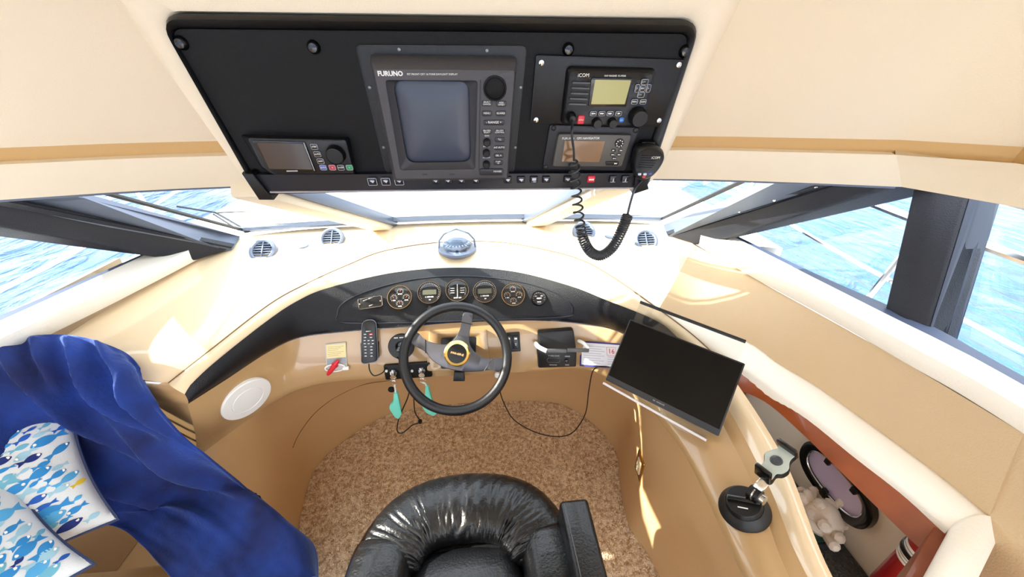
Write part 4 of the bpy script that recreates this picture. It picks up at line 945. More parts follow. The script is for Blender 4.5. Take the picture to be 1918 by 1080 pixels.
cc_ = local(M, 690, 620, .026); link('lettering', G().add(scribble(.018, .0032, 12), T(cc_.x, cc_.y, .0264)), white_print, t, smooth=False)
link('cable', tube(catmull([M @ Vector((*local(M, 691, 681, .01), .01)), M @ Vector((*local(M, 694, 692, .01), .02)), M @ Vector((*local(M, 702, 702, .01), .018)), M @ Vector((*local(M, 716, 698, .01), .012)), M @ Vector((*local(M, 722, 690, .0), .004))], 24), .0022, 6), black_p, t, world=True)
# instruction card and red float at the left
t, M = fit('instruction_card', 629, 668, 'pale yellow and grey instruction card left of the handset', 'card')
link('backing', prism(pl_(M, [(609, 644), (648, 640), (651, 690), (612, 694)], .003), 0, .003), mat('card_grey', (186, 186, 180), .5), t)
link('yellow_field', prism(pl_(M, [(611, 646), (647, 643), (648, 668), (612, 671)], .001, .003), .003, .0036), mat('card_yellow', (232, 216, 160), .5), t)
g = G()
for k in range(6): A = local(M, 614, 650 + k * 3.4, .004); B = local(M, 644 - (k % 3) * 5, 647.5 + k * 3.4, .004); g.add(tube([(*A, .0037), (*B, .0037)], .0005, 4))
link('print_lines', g, mat('print_grey', (120, 112, 96), .6), t)
link('grey_band', prism(pl_(M, [(612, 672), (648, 669), (649, 680), (613, 683)], .001, .003), .003, .0036), mat('card_band', (150, 156, 164), .5), t)
t, M = fit('red_safety_clip', 625, 687, 'red plastic safety clip on a white ring below the instruction card', 'safety clip', lift=.004)
A, B = local(M, 634, 674, .012), local(M, 614, 701, .012)
link('clip_body', tube([(*A, .014), (*A.lerp(B, .15), .014), (*A.lerp(B, .3), .014), (*A.lerp(B, .8), .014), (*B, .014)], [.005, .0075, .0095, .0085, .005], 12), mat('red_plastic', (212, 36, 52), .35), t)
link('clip_collar', tube([(*A.lerp(B, .28), .014), (*A.lerp(B, .36), .014)], .0115, 12), MATS['red_plastic'], t)
link('white_ring', tube([(local(M, 628, 688, .004) + Vector((.034 * math.cos(a), .014 * math.sin(a)))).to_3d() + Vector((0, 0, .006)) for a in np.linspace(0, 2 * math.pi, 33)[:-1]], .003, 6, True), white_plastic, t)
link('white_tab', prism(rrect(.022, .012, .004, *local(M, 648, 689, .004)), .002, .010, .002), white_plastic, t)
# round white plate on the left face
t, M = fit('round_cover', 462, 746, 'round white cover plate on the left arm of the dash', 'cover plate')
rr = 44 / FPX * (M.translation - CAM).dot(_f)
link('disc', lathe([(rr, -.012), (rr, .004), (rr * .97, .007), (rr * .64, .008), (rr * .62, .0065), (rr * .6, .0065), (rr * .58, .008), (rr * .02, .009)], 56), white_plastic, t)
# switch panel, cup-holder unit, radio card
t, M = fit('switch_panel', 962, 640, 'small black switch panel right of the wheel', 'switch panel')
link('plate', prism(pl_(M, [(944, 623), (973, 621), (975, 657), (946, 659)], .003), -.002, .008, .002), black_p, t)
for px in (953, 966):
    cc_ = local(M, px, 640, .008); k_ = link('rocker', prism(rrect(.020, .05, .002, cc_.x, cc_.y), .006, .013, .003), swb, t); link('icon', G().add(text('T' if px > 960 else 'I', .013), T(cc_.x, cc_.y - .010, .0132)).add(prism(rrect(.010, .007, .001, cc_.x, cc_.y + .013), .0128, .0134)), white_print, k_, smooth=False)
t, M = fit('cup_holder_unit', 1042, 654, 'black box with folding grey cup-holder arms right of the wheel', 'cup holder')
link('lower_box', prism(pl_(M, [(1006, 655), (1080, 653), (1079, 686), (1008, 688)], .006, .02), -.01, .024, .004), black_p, t)
ub = link('lid', prism(pl_(M, [(1007, 622), (1074, 617), (1079, 652), (1010, 655)], .008, .03), .0, .036, .005), mat('lid_black', (16, 17, 20), .5), t)
A = [local(M, *p, .05) for p in ((1001, 641), (1003, 648), (1022, 660), (1062, 657), (1062, 651), (1024, 653))]
link('holder_arm', tube(catmull([(*local(M, 1003, 643, .03), .03), (*local(M, 1010, 650, .06), .06), (*local(M, 1024, 657, .075), .075)], 10), .008, 10), white_plastic, t)
link('holder_arm', tube(catmull([(*local(M, 1084, 638, .02), .02), (*local(M, 1094, 643, .05), .05), (*local(M, 1103, 653, .072), .072)], 10), .007, 10), white_plastic, t)
dkg = mat('holder_grey', (84, 86, 88), .4)
A, B, C_ = local(M, 1024, 657, .075), local(M, 1061, 656, .075), local(M, 1104, 655, .075)
link('holder_bar', G().add(box(0, 0, 0, (B - A).length, .013, .010, .002), T(*((A + B) / 2), .075)), dkg, t); link('holder_bar', G().add(box(0, 0, 0, (C_ - B).length - .004, .013, .010, .002), T(*((C_ + B) / 2), .075)), dkg, t)
cc_ = local(M, 1037, 674, .024); link('slot', tube([(p.x, p.y, .0245) for p in rrect(.048, .018, .009, cc_.x, cc_.y)], .0012, 5, True), MATS['screw_grey'], t)
cc_ = local(M, 1061, 675, .024); link('knob', G().add(lathe([(.008, .022), (.007, .032), (.003, .034)], 16), T(cc_.x, cc_.y, 0)), black_gloss, t)
g = G(); cc_ = local(M, 1037, 666, .024); g.add(scribble(.040, .0045, 13), T(cc_.x, cc_.y, .0244)); cc_ = local(M, 1037, 683, .024); g.add(scribble(.032, .0045, 14), T(cc_.x, cc_.y, .0244)); cc_ = local(M, 1062, 667, .024); g.add(scribble(.024, .005, 15), T(cc_.x, cc_.y, .0244)); cc_ = local(M, 1063, 683, .024); g.add(scribble(.018, .004, 16), T(cc_.x, cc_.y, .0244))
link('lettering', g, MATS['screw_grey'], t, smooth=False)
t, M = fit('radio_card', 1122, 661, 'white radio instruction card with navy border and red number 16', 'card', lift=.008)
link('card', prism(pl_(M, [(1087, 638), (1164, 643), (1162, 690), (1086, 685)], .002), 0, .002), mat('navy', (50, 48, 120), .5), t)
link('paper', prism(pl_(M, [(1090, 641), (1162, 646), (1160, 687), (1089, 682)], .002, .002), .002, .0026), mat('paper', (232, 232, 240), .6), t)
g = G()
for k in range(8):
    A = local(M, 1093, 647 + k * 4.4, .003); B = local(M, 1134 - (k * 7 % 13), 649.5 + k * 4.4, .003); g.add(tube([(*A, .0027), (*B, .0027)], .0006, 4))
for k in range(4): A = local(M, 1138, 668 + k * 4.4, .003); B = local(M, 1157, 669 + k * 4.4, .003); g.add(tube([(*A, .0027), (*B, .0027)], .0006, 4))
link('print_lines', g, mat('print_blue', (120, 124, 160), .6), t)
cc_ = local(M, 1145, 658, .003); dv_ = local(M, 1153, 658.6, .003) - local(M, 1137, 657.4, .003); ra_ = math.atan2(dv_.y, dv_.x); link('number', G().add(text('16', .024, bold=.0003), T(cc_.x, cc_.y, .0028, rz=ra_)), mat('print_red', (214, 70, 60), .5), t, smooth=False); link('number_box', G().add(tube([(p.x, p.y, 0) for p in rrect(.034, .030, .001)], .0006, 4, True), T(cc_.x, cc_.y, .0028, rz=ra_)), MATS['print_red'], t)
t, M = fit('pull_knob', 931, 696, 'small white pull knob at the lower right of the wheel', 'knob'); link('stem', lathe([(.004, -.01), (.004, .02)], 10), steel, t); link('cap', lathe([(.006, .018), (.010, .022), (.010, .032), (.006, .036)], 18), white_plastic, t)
# ------------------------------------------------------------------ carpet, seat, sofa, blanket, pillows
def inside(px, py, poly):
    x = poly[:, 0]; y = poly[:, 1]; n = len(x); r_ = np.zeros(len(px), bool); j = n - 1
    for i in range(n):
        c = ((y[i] > py) != (y[j] > py)) & (px < (x[j] - x[i]) * (py - y[i]) / (y[j] - y[i] + 1e-12) + x[i]); r_ ^= c; j = i
    return r_
poly = np.array([(p.x * 1.0, p.y) for p in FLO] + [(-.74, -.3)])
rng = np.random.default_rng(3)
step = .0075
gx, gy = np.meshgrid(np.arange(-.95, .95, step), np.arange(.30, 1.70, step)); px_ = gx.ravel() + rng.uniform(-.003, .003, gx.size); py_ = gy.ravel() + rng.uniform(-.003, .003, gx.size)
k = inside(px_, py_, poly); px_, py_ = px_[k], py_[k]; N = len(px_)
hgt = rng.uniform(.006, .0115, N); rad = rng.uniform(.0046, .0064, N); a0 = rng.uniform(0, 6.28, N)
vv = np.zeros((N, 5, 3))
for q in range(4):
    a = a0 + q * math.pi / 2; vv[:, q, 0] = px_ + rad * np.cos(a); vv[:, q, 1] = py_ + rad * np.sin(a); vv[:, q, 2] = .0
vv[:, 4, 0] = px_ + rng.uniform(-.003, .003, N); vv[:, 4, 1] = py_ + rng.uniform(-.003, .003, N); vv[:, 4, 2] = hgt
base_i = np.arange(N)[:, None, None] * 5
ff = (base_i + np.array([[0, 1, 4], [1, 2, 4], [2, 3, 4], [3, 0, 4]])[None]).reshape(-1, 3)
carpet_me = bpy.data.meshes.new('carpet'); carpet_me.vertices.add(N * 5); carpet_me.vertices.foreach_set('co', vv.reshape(-1)); carpet_me.loops.add(len(ff) * 3); carpet_me.loops.foreach_set('vertex_index', ff.reshape(-1).astype(np.int32))
carpet_me.polygons.add(len(ff)); carpet_me.polygons.foreach_set('loop_start', np.arange(0, len(ff) * 3, 3, dtype=np.int32)); carpet_me.polygons.foreach_set('loop_total', np.full(len(ff), 3, dtype=np.int32)); carpet_me.update(calc_edges=True); carpet_me.validate()
cm = mat('carpet_pile', (250, 232, 204), .9, noise_scale=62, noise_amt=.5, col2=(170, 134, 96)); carpet_me.materials.append(cm)
o = bpy.data.objects.new('carpet', carpet_me); COL.objects.link(o); tag(o, 'speckled brown cut pile carpet in the footwell', 'carpet', kind='stuff')
tag(link('carpet_backing', prism([Vector((p[0], p[1])) for p in poly[::3]], -.004, .003), cm), 'brown carpet base fitted between the footwell walls', 'carpet', kind='structure')

leather = mat('black_leather', (17, 18, 21), .30, coat=.15, bump=.35, bump_scale=160)
leather2 = mat('black_leather_side', (14, 15, 18), .42, bump=.3, bump_scale=200)
seat = thing('helm_chair', (.03, .38, 0), 'black leather helm chair with puffy bolsters and one boxy armrest', 'chair')
def sweep(path, rx, rz, seg=20, wr=0.0, freq=40, taper=.25, seed=0, power=2.4):
    n = len(path); rows = []
    for i, p in enumerate(path):
        t_ = (path[min(n - 1, i + 1)] - path[max(0, i - 1)]).normalized(); sd = Vector((t_.y, -t_.x, 0)).normalized(); s = i / (n - 1)
        e = min(1, (s / taper) ** .5 if s < taper else 1, ((1 - s) / taper) ** .5 if s > 1 - taper else 1); e = .35 + .65 * e if taper > 0 else 1
        row = []
        for k in range(seg):
            a = 2 * math.pi * k / seg; ca, sa = math.cos(a), math.sin(a)
            cx_ = math.copysign(abs(ca) ** (2 / power), ca); cz_ = math.copysign(abs(sa) ** (2 / power), sa)
            w = 0
            if wr and sa > -.2:
                # gathers: strongest on the inner half
                f_ = .35 + .65 * max(0, ca * .8 + .3); ph_ = s * freq + .8 * math.sin(k * .7 + seed); w = wr * f_ * (abs(math.sin(ph_ * 3.1 + noise.noise(Vector((s * 14, k * .25, seed))) * 4)) ** .6 - .6) * (1 + .8 * noise.noise(Vector((s * 9, seed, 2))))
            row.append(p + sd * (cx_ * rx * e + 0) + Vector((0, 0, cz_ * rz * e + w)))
        rows.append(row)
    g = G().add(grid(rows, True)); L = seg
    g.f.append(tuple(range(L))[::-1]); g.m.append(0); g.f.append(tuple(range((n - 1) * L, n * L))); g.m.append(0); return g
SZ = .555
fr_path = catmull([(-.190, .50, SZ - .012), (-.178, .56, SZ + .004), (-.13, .63, SZ + .012), (-.04, .668, SZ + .012), (.10, .668, SZ + .012), (.185, .635, SZ + .010), (.235, .57, SZ + .004), (.252, .51, SZ - .012)], 260)
link('front_roll', sweep(fr_path, .098, .062, 36, .0115, 26, .06, 1), leather, seat, world=True, angle=80)
for s, x, lb in ((-1, -.195, 0), (1, .262, 0)):
    pth = catmull([(x * .99, .595, SZ - .01), (x * 1.02, .52, SZ + .012), (x * 1.06, .36, SZ + .024), (x * 1.10, .1, SZ + .02), (x * 1.05, 0, SZ)], 60)
    link('side_bolster', sweep(pth, .085, .068, 24, .004, 12, .12, 3 + s), leather, seat, world=True, angle=80)
def pad(cx_, cy_, w, h_, z0, hh, n=26):
    rows = []
    for j in range(n + 1):
        v = -1 + 2 * j / n; row = []
        for i in range(n + 1):
            u = -1 + 2 * i / n; z = z0 + hh * (max(0, 1 - abs(u) ** 3.2) * max(0, 1 - abs(v) ** 3.2)) ** .45
            z += .0035 * noise.noise(Vector((u * 4, v * 2.2, 5))) * (1 - abs(u) ** 4)
            row.append(Vector((cx_ + u * w / 2 * (1 - .10 * max(0, v) ** 3), cy_ + v * h_ / 2 * (1 - .06 * u * u), z)))
        rows.append(row)
    return grid(rows)
link('seat_pad', pad(.033, .30, .34, .56, SZ - .04, .095), leather, seat, world=True, angle=80)
link('seat_shell', G().add(prism(roundpoly([(-.25, .0), (.31, .0), (.31, .55), (.23, .70), (.02, .74), (-.15, .70), (-.25, .55)], .08, 6), .43, SZ - .01, .01)), leather2, seat, world=True)
link('piping', tube([(p.x, p.y, SZ - .012) for p in [Vector((q.x * 1.012, q.y * 1.004)) for q in roundpoly([(-.255, .0), (.315, .0), (.315, .55), (.235, .705), (.02, .745), (-.155, .705), (-.255, .55)], .08, 6)]], .004, 6, True), leather2, seat, world=True)
link('pedestal', G().add(lathe([(.20, .0), (.20, .02), (.06, .05), (.055, .43)], 28), T(.03, .35, .012)), steel, seat, world=True)
AZ = .70
aq = [at(1047, 936, AZ), at(1101, 930, AZ), at(1148, 1110, AZ), at(1085, 1110, AZ)]
aq = [aq[0], aq[1], aq[1] + (aq[2] - aq[1]).normalized() * .48, aq[0] + (aq[3] - aq[0]).normalized() * .48]
arm = link('armrest', hexa([p + Vector((0, 0, -.15)) for p in aq], aq, .012, 3), leather, seat, world=True)
link('arm_stitching', tube([aq[0].lerp(aq[1], .16) + Vector((0, -.012, .0006)), aq[3].lerp(aq[2], .16) + Vector((0, 0, .0006))], .0012, 5), mat('stitch_grey', (96, 98, 104), .6), seat, world=True)
link('arm_bracket', hexa([p + Vector((-.01, -.06, -.30)) for p in aq], [p + Vector((0, -.03, -.14)) for p in aq], .01), leather2, seat, world=True)
link('backrest', G().add(hexa([(-.24, .0, .50), (.31, .0, .50), (.31, -.13, .50), (-.24, -.13, .50)], [(-.20, -.12, 1.16), (.27, -.12, 1.16), (.27, -.24, 1.16), (-.20, -.24, 1.16)], .04, 4)), leather, seat, world=True)

# ---- sofa
sofa_v = mat('tan_sofa_leather', (196, 164, 118), .42, noise_scale=5, noise_amt=.06, bump=.3, bump_scale=60)
sofa = thing('sofa', (-1.0, .2, 0), 'tan leather sofa beside the helm under the blue blanket', 'sofa')
link('seat_cushion', G().add(pad(-.97, -.01, .86, 1.44, .30, .17, 30)).add(box(-.97, -.01, .28, .84, 1.42, .10, .03)), sofa_v, sofa, world=True, angle=60)
link('sofa_base', box(-.98, -.01, .12, .80, 1.40, .22, .02), footwell, sofa, world=True)
link('back_cushion', G().add(hexa([(-1.22, -.75, .44), (-1.40, -.75, .44), (-1.40, .70, .44), (-1.22, .70, .44)], [(-1.20, -.75, .98), (-1.36, -.75, .98), (-1.36, .70, .98), (-1.20, .70, .98)], .035, 4)), sofa_v, sofa, world=True)

# ---- blanket: draped sheet through control rows (photo position + height)
net = [
 [(-260, 800, 1.04), (-120, 715, 1.08), (20, 640, 1.115), (130, 628, 1.105), (225, 655, 1.06), (262, 690, 1.00)],
 [(-240, 850, .96), (-100, 765, 1.02), (30, 690, 1.065), (140, 665, 1.07), (228, 680, 1.035), (272, 722, .96)],
 [(-190, 930, .84), (-50, 840, .91), (70, 760, .965), (170, 725, .985), (250, 730, .975), (300, 765, .93)],
 [(-100, 1000, .68), (30, 920, .74), (140, 840, .80), (225, 800, .84), (295, 785, .88), (345, 818, .845)],
 [(130, 985, .58), (190, 935, .61), (240, 900, .66), (295, 868, .70), (350, 845, .775), (395, 858, .74)],
 [(215, 985, .515), (255, 960, .52), (310, 940, .525), (370, 912, .56), (425, 895, .60), (470, 920, .55)],
 [(268, 1022, .50), (315, 1005, .505), (375, 990, .51), (440, 970, .52), (500, 955, .53), (540, 980, .47)],
 [(322, 1082, .495), (370, 1068, .495), (430, 1055, .495), (495, 1038, .49), (552, 1018, .48), (588, 1025, .39)],
 [(370, 1140, .49), (420, 1135, .49), (480, 1120, .48), (540, 1098, .465), (585, 1080, .42), (594, 1088, .30)],
]
ctl = [[at(*p) if False else at(p[0], p[1], p[2]) for p in r_] for r_ in net]
rowsD = [catmull(r_, 76) for r_ in ctl]
colsD = [catmull([rowsD[k][i] for k in range(len(rowsD))], 130) for i in range(76)]
S = [[colsD[i][j] for i in range(76)] for j in range(130)]
def fold(u, v):  # u across 0..1, v along 0..1
    w = 0
    for (u0, v0, u1, v1, wd, am) in ((.15, .0, .40, .62, .035, .030), (.38, .02, .62, .55, .03, .034), (.60, .05, .80, .50, .028, .032), (.80, .10, .93, .55, .03, .030), (.30, .30, .55, .95, .045, .022), (.62, .35, .80, .8, .04, .024), (.05, .12, .30, .75, .05, .026), (.70, .0, .86, .32, .022, .022), (.48, .0, .55, .35, .022, .020)):
        t_ = max(0, min(1, ((u - u0) * (u1 - u0) + (v - v0) * (v1 - v0)) / ((u1 - u0) ** 2 + (v1 - v0) ** 2))); dd_ = math.hypot(u - u0 - t_ * (u1 - u0), (v - v0 - t_ * (v1 - v0)) * .8)
        w += 1.9 * am * math.exp(-(dd_ / wd) ** 2) * math.sin(math.pi * min(1, t_ * 1.0 + .12)) 
    return w + .010 * noise.noise(Vector((u * 5, v * 6, 1))) + .004 * noise.noise(Vector((u * 14, v * 16, 3)))
rows_b = []
for j in range(130):
    row = []
    for i in range(76):
        du = S[j][min(75, i + 1)] - S[j][max(0, i - 1)]; dv = S[min(129, j + 1)][i] - S[max(0, j - 1)][i]; nn = du.cross(dv).normalized()
        if nn.dot(CAM - S[j][i]) < 0: nn = -nn
        e = min(1, (75 - i) / 14, j / 6 + .2); row.append(S[j][i] + nn * (fold(i / 75, j / 129) * e + .004))
    rows_b.append(row)
def blanket_mat():
    m = mat('blue_plush', (20, 56, 140), .9, noise_scale=5, noise_amt=.6, col2=(8, 20, 72), sheen=.45, bump=.5, bump_scale=90); b = m.node_tree.nodes['Principled BSDF']
    b.inputs['Sheen Tint'].default_value = (.28, .48, 1, 1); return m
bl = link('blanket', slab([Vector((0, 0, 0))] * 2, [Vector((1, 0, 0))] * 2, .01) if 0 else G().add(grid(rows_b)), blanket_mat(), angle=180)
sm = bl.modifiers.new('thickness', 'SOLIDIFY'); sm.thickness = .005; sm.offset = -1
tag(bl, 'royal blue plush blanket draped over the sofa down to the carpet', 'blanket')

# ---- pillows printed with fish
pil_w = mat('pillow_cotton', (228, 234, 238), .8, bump=.25, bump_scale=500); pipe_n = mat('navy_piping', (50, 64, 104), .7)
fishcol = [mat('fish_%s' % n_, c_, .8) for n_, c_ in (('royal', (30, 96, 190)), ('navy', (22, 44, 120)), ('sky', (84, 172, 226)), ('azure', (46, 140, 208)), ('pale', (160, 206, 226)), ('teal', (110, 180, 206)), ('yellow', (226, 196, 50)))]
def fish2d(L, W, tail=.3):
    top = []; bot = []
    for k in range(9):
        x = -.5 + k / 8 * (1 - tail); s_ = k / 8; y = math.sin(math.pi * min(1, s_ * .92 + .02)) ** .8 * W / 2; top.append((L * x, y + .002)); bot.append((L * x, -y * .9))
    tl = [(L * .5, W * .42), (L * .42, 0), (L * .5, -W * .42)]
    return [Vector(p) for p in (bot + tl[::-1] + top[::-1])]
def pillow(A, B, opp, side, th, label, seed):
    """A, B: ends of the right-hand seam in the place; opp: a third point fixing the plane"""
    ey = (A - B).normalized(); S_ = (A - B).length; n = (opp - A).cross(B - A).normalized()
    if n.dot(CAM - A) < 0: n = -n
    ex = ey.cross(n).normalized(); cen_ = (A + B) / 2 - ex * side / 2; M = frame(cen_, ex, n)
    t = thing('throw_pillow', M, label, 'pillow', 'fish print throw pillows')
    hw, hh = side / 2, S_ / 2
    def surf_(u, v, s=1):
        k_ = max(0, (1 - u * u)) ** .55 * max(0, (1 - v * v)) ** .55; x = u * hw * (1 - .10 * (1 - v * v) ** 1.0 * abs(u) ** 2); y = v * hh * (1 - .10 * (1 - u * u) * abs(v) ** 2)
        z = th / 2 * k_ * (1 + .25 * noise.noise(Vector((u * 1.6 + seed, v * 1.6, 0)))) + .006 * noise.noise(Vector((u * 4, v * 4, seed))) * k_ ** .3
        return Vector((x, y, s * z))
    n_ = 34; P = [[surf_(-1 + 2 * i / n_, -1 + 2 * j / n_) for i in range(n_ + 1)] for j in range(n_ + 1)]; Q = [[surf_(-1 + 2 * i / n_, -1 + 2 * j / n_, -1) for i in range(n_ + 1)] for j in range(n_ + 1)]
    link('cover', G().add(grid(P)).add(grid(Q)), pil_w, t, angle=80)
    ed = [surf_(-1 + 2 * i / 30, -1) for i in range(30)] + [surf_(1, -1 + 2 * i / 30) for i in range(30)] + [surf_(1 - 2 * i / 30, 1) for i in range(30)] + [surf_(-1, 1 - 2 * i / 30) for i in range(30)]
    link('piping', tube(ed, .0042, 6, True), pipe_n, t)
    g = G(); ge = g; rg = random.Random(seed); rows_ = 10
    y = -.93; r_i = 0
    while y < .95:
        x = -1.0 + (r_i % 2) * .10; 
        while x < .98:
            L = rg.choice((.13, .17, .22, .29, .35)); W = L * rg.uniform(.34, .50); W = min(W, .16); ci = rg.choice((0, 0, 1, 2, 2, 3, 3, 3, 4, 4, 5, 5)) if rg.random() > .03 else 6
            fl = -1 if rg.random() < .3 else 1; an = R(rg.uniform(8, 30)); cx_, cy_ = x + L / 2, y + rg.uniform(-.015, .015)
            out = fish2d(L, W); ok = True; pts = []
            for p in out:
                X = p.x * -fl; u = cx_ + X * math.cos(an) - p.y * math.sin(an); v = cy_ + X * math.sin(an) + p.y * math.cos(an)
                if abs(u) > .985 or abs(v) > .985: ok = False; break
                pts.append((u, v))
            if ok:
                # subdivide along the body so that the print follows the bulge
                nb = 9; bot, tl, top = pts[:nb], pts[nb:nb + 3], pts[nb + 3:][::-1]
                rws = [[surf_(*(np.array(b) * (1 - k / 3) + np.array(t2) * k / 3)) + Vector((0, 0, .0014)) for b, t2 in zip(bot, top)] for k in range(4)]
                g.add(grid(rws), mi=ci); q = [surf_(*p) + Vector((0, 0, .0014)) for p in (bot[-1], tl[0], tl[1], tl[2], top[-1])]
                g.add((q, [(0, 1, 2), (0, 2, 4), (2, 3, 4)]), mi=ci)
                if L > .18:
                    e_ = np.array(bot[1]) * .42 + np.array(top[1]) * .58; e_ = e_ * .55 + (np.array(bot[2]) * .4 + np.array(top[2]) * .6) * .45
                    c_ = surf_(*e_) + Vector((0, 0, .0020)); ge.add(([c_ + Vector((.0035 * math.cos(a), .0035 * math.sin(a), 0)) for a in np.linspace(0, 6.28, 9)[:-1]], [tuple(range(8))]), mi=7)
            x += L * .90 + .01
        y += .108; r_i += 1
    link('fish_print', g, fishcol + [white_print], t, smooth=True, angle=180)['kind'] = 'stuff'
    return t
zc = .80
pA, pB = at(133, 742, .93), at(222, 972, .66); pillow(pA, pB, at(-60, 800, .95), .42, .13, 'fish print pillow at the back, leaning against the blue blanket', 7)
pA, pB = at(8, 852, .88), at(177, 1056, .66); pillow(pA, pB, at(-160, 990, .87), .42, .13, 'fish print pillow in front, cut off by the photo edge', 12)
# ------------------------------------------------------------------ portable monitor in clear holder
R4 = [ray(*p) for p in ((1180, 597), (1396, 681), (1346, 817), (1134, 711))]
A_ = np.array([[R4[0][i], -R4[1][i], R4[2][i], -R4[3][i]] for i in range(3)]); _, _, vt = np.linalg.svd(A_); tt_ = vt[-1]
if tt_[0] < 0: tt_ = -tt_
cor = [np.array(R4[i]) * tt_[i] for i in range(4)]; sc_ = .352 / np.linalg.norm(cor[1] - cor[0])
arm_rows = bulged(HI[n1 - 1:], TOP[n1 - 1:], 4, .003); arm_bvh = BVHTree.FromPolygons([tuple(p) for r_ in arm_rows for p in r_], grid(arm_rows)[1])
for k_ in np.linspace(0, 1, 15):   # keep the lower edge clear of the console it leans on
    for top_ in (0, .25, .5):
        w_ = (1 - top_) * ((1 - k_) * cor[3] + k_ * cor[2]) + top_ * ((1 - k_) * cor[0] + k_ * cor[1]); L_ = np.linalg.norm(w_)
        for b_ in (face_bvh, arm_bvh, crown_bvh, hood_bvh):
            r_ = b_.ray_cast(CAM, Vector(w_).normalized())
            if r_[0] is not None: sc_ = min(sc_, (r_[3] - .022) / L_)

if 1:
    cor = [CAM + Vector(c) * sc_ for c in cor]
ex = (cor[1] - cor[0]).normalized(); nn = ex.cross(cor[3] - cor[0]).normalized()
if nn.dot(CAM - cor[0]) < 0: nn = -nn
MM = frame(sum(cor, Vector()) / 4, ex, nn)

t = thing('portable_monitor', MM, 'black portable monitor with a dark screen leaning on the right of the dash', 'monitor')
mp = [Vector((MM.inverted() @ c)[:2]) for c in cor][::-1]
link('case', prism(roundpoly(mp, .004), -.010, 0, .001), mat('monitor_case', (20, 21, 25), .4), t)
si = [mp[0].lerp(mp[3], .085).lerp(mp[1].lerp(mp[2], .085), .012), mp[1].lerp(mp[2], .085).lerp(mp[0].lerp(mp[3], .085), .012), mp[2].lerp(mp[1], .02).lerp(mp[3], .012), mp[3].lerp(mp[0], .02).lerp(mp[2], .012)]
link('screen', prism(si, -.002, .0006), mat('monitor_screen', (3, 4, 6), .14, spec=.22), t)
c = (mp[0] + mp[1]) / 2 + (mp[3] - mp[0]).normalized() * .010; link('lettering', G().add(scribble(.034, .005, 21), T(c.x, c.y, .0006, rz=math.atan2((mp[1] - mp[0]).y, (mp[1] - mp[0]).x) + (math.pi if (mp[1] - mp[0]).x < 0 else 0))), mat('logo_grey', (110, 112, 118), .5), t, smooth=False)
link('side_keys', G().add(box(mp[2].x + .001, mp[2].y - .15, -.006, .003, .03, .005)), black_p, t)
acr = glassmat('clear_acrylic', (.96, .97, .97, 1), .05, .02, .5)
h = thing('acrylic_holder', MM @ Matrix.Translation((0, 0, -.014)), 'clear acrylic holder with dark top strip behind the portable monitor', 'holder')
def hl(px, py, hh=-.014): return local(MM, px, py, hh)
bk = [hl(1142, 722), hl(1322, 818), hl(1398, 637), hl(1200, 563)]
link('back_sheet', prism([bk[0], bk[1], bk[2], bk[3]], -.004, 0), acr, h)
link('top_strip', G().add(hexa([Vector((*bk[3], .004)), Vector((*bk[2], .004)), Vector((*(bk[2] + (bk[1] - bk[2]).normalized() * .009), .004)), Vector((*(bk[3] + (bk[0] - bk[3]).normalized() * .009), .004))][::1], [Vector((*bk[3], -.006)), Vector((*bk[2], -.006)), Vector((*(bk[2] + (bk[1] - bk[2]).normalized() * .009), -.006)), Vector((*(bk[3] + (bk[0] - bk[3]).normalized() * .009), -.006))], .001)), gasket, h)
lo0, lo1 = hl(1133, 716, .0), hl(1324, 822, .0)
dn2 = (mp[0] - mp[3]).normalized()
link('ledge', hexa([Vector((*lo0, 0)), Vector((*lo1, 0)), Vector((*(lo1 + dn2 * .006), 0)), Vector((*(lo0 + dn2 * .006), 0))], [Vector((*lo0, .034)), Vector((*lo1, .034)), Vector((*(lo1 + dn2 * .006), .034)), Vector((*(lo0 + dn2 * .006), .034))]), mat('frosted_acrylic', (206, 202, 204), .35), h)
link('screen_edge_cable', tube([(0, 0, -.02), (0, .001, -.02)], .001, 4), black_p, h) if 0 else None
# monitor cable
t = thing('monitor_cable', at(1060, 815, .02), 'thin black cable looping from the monitor to below the wheel', 'cable')
q1, _n1 = hit(1130, 686, face_bvh)
pts = [MM @ Vector((*local(MM, 1150, 690, -.006), -.012)), q1 + Vector((-.0, -.02, .018)), at(1112, 692, Y=q1.y - .03), at(1103, 730, Y=.98), at(1096, 775, Y=.99), at(1072, 810, Y=.99), at(1040, 817, Y=1.0), at(1000, 808, Y=1.02), at(962, 785, Y=1.04), at(942, 750, Y=1.05), at(935, 722, Y=1.06), hit(932, 690, face_bvh)[0]]
link('cord', tube(catmull(pts, 90), .0022, 6), black_p, t, world=True); link('plug', tube([pts[0], pts[0] + (pts[1] - pts[0]).normalized() * .025], .005, 8), black_p, t, world=True)
# ------------------------------------------------------------------ phone mount on the right arm
arm_rows = bulged(HI[n1 - 1:], TOP[n1 - 1:], 4, .003); arm_bvh = BVHTree.FromPolygons([tuple(p) for r_ in arm_rows for p in r_], grid(arm_rows)[1])
p, n = hit(1394, 952, face_bvh, arm_bvh, crown_bvh); M = frame(p, Vector((1, .35, 0)).normalized(), n)
t = thing('phone_mount', M, 'suction phone mount with grey clamp on the right arm of the console', 'phone mount')
rr = .045 * ((p - CAM).dot(_f) / .84)
rr = 40 / FPX * (p - CAM).dot(_f)
link('suction_cup', lathe([(rr * 1.08, 0), (rr * 1.05, .006), (rr * .92, .014), (rr * .80, .022)], 40), mat('rubber_black', (12, 12, 13), .5), t)
bd = link('base_dial', lathe([(rr * .80, .018), (rr * .74, .030), (rr * .70, .033), (rr * .02, .034)], 40), black_p, t)
link('dial_grip', G().add(box(0, 0, .037, rr * 1.30, .012, .008, .003), T(rz=R(-50))), black_gloss, bd)
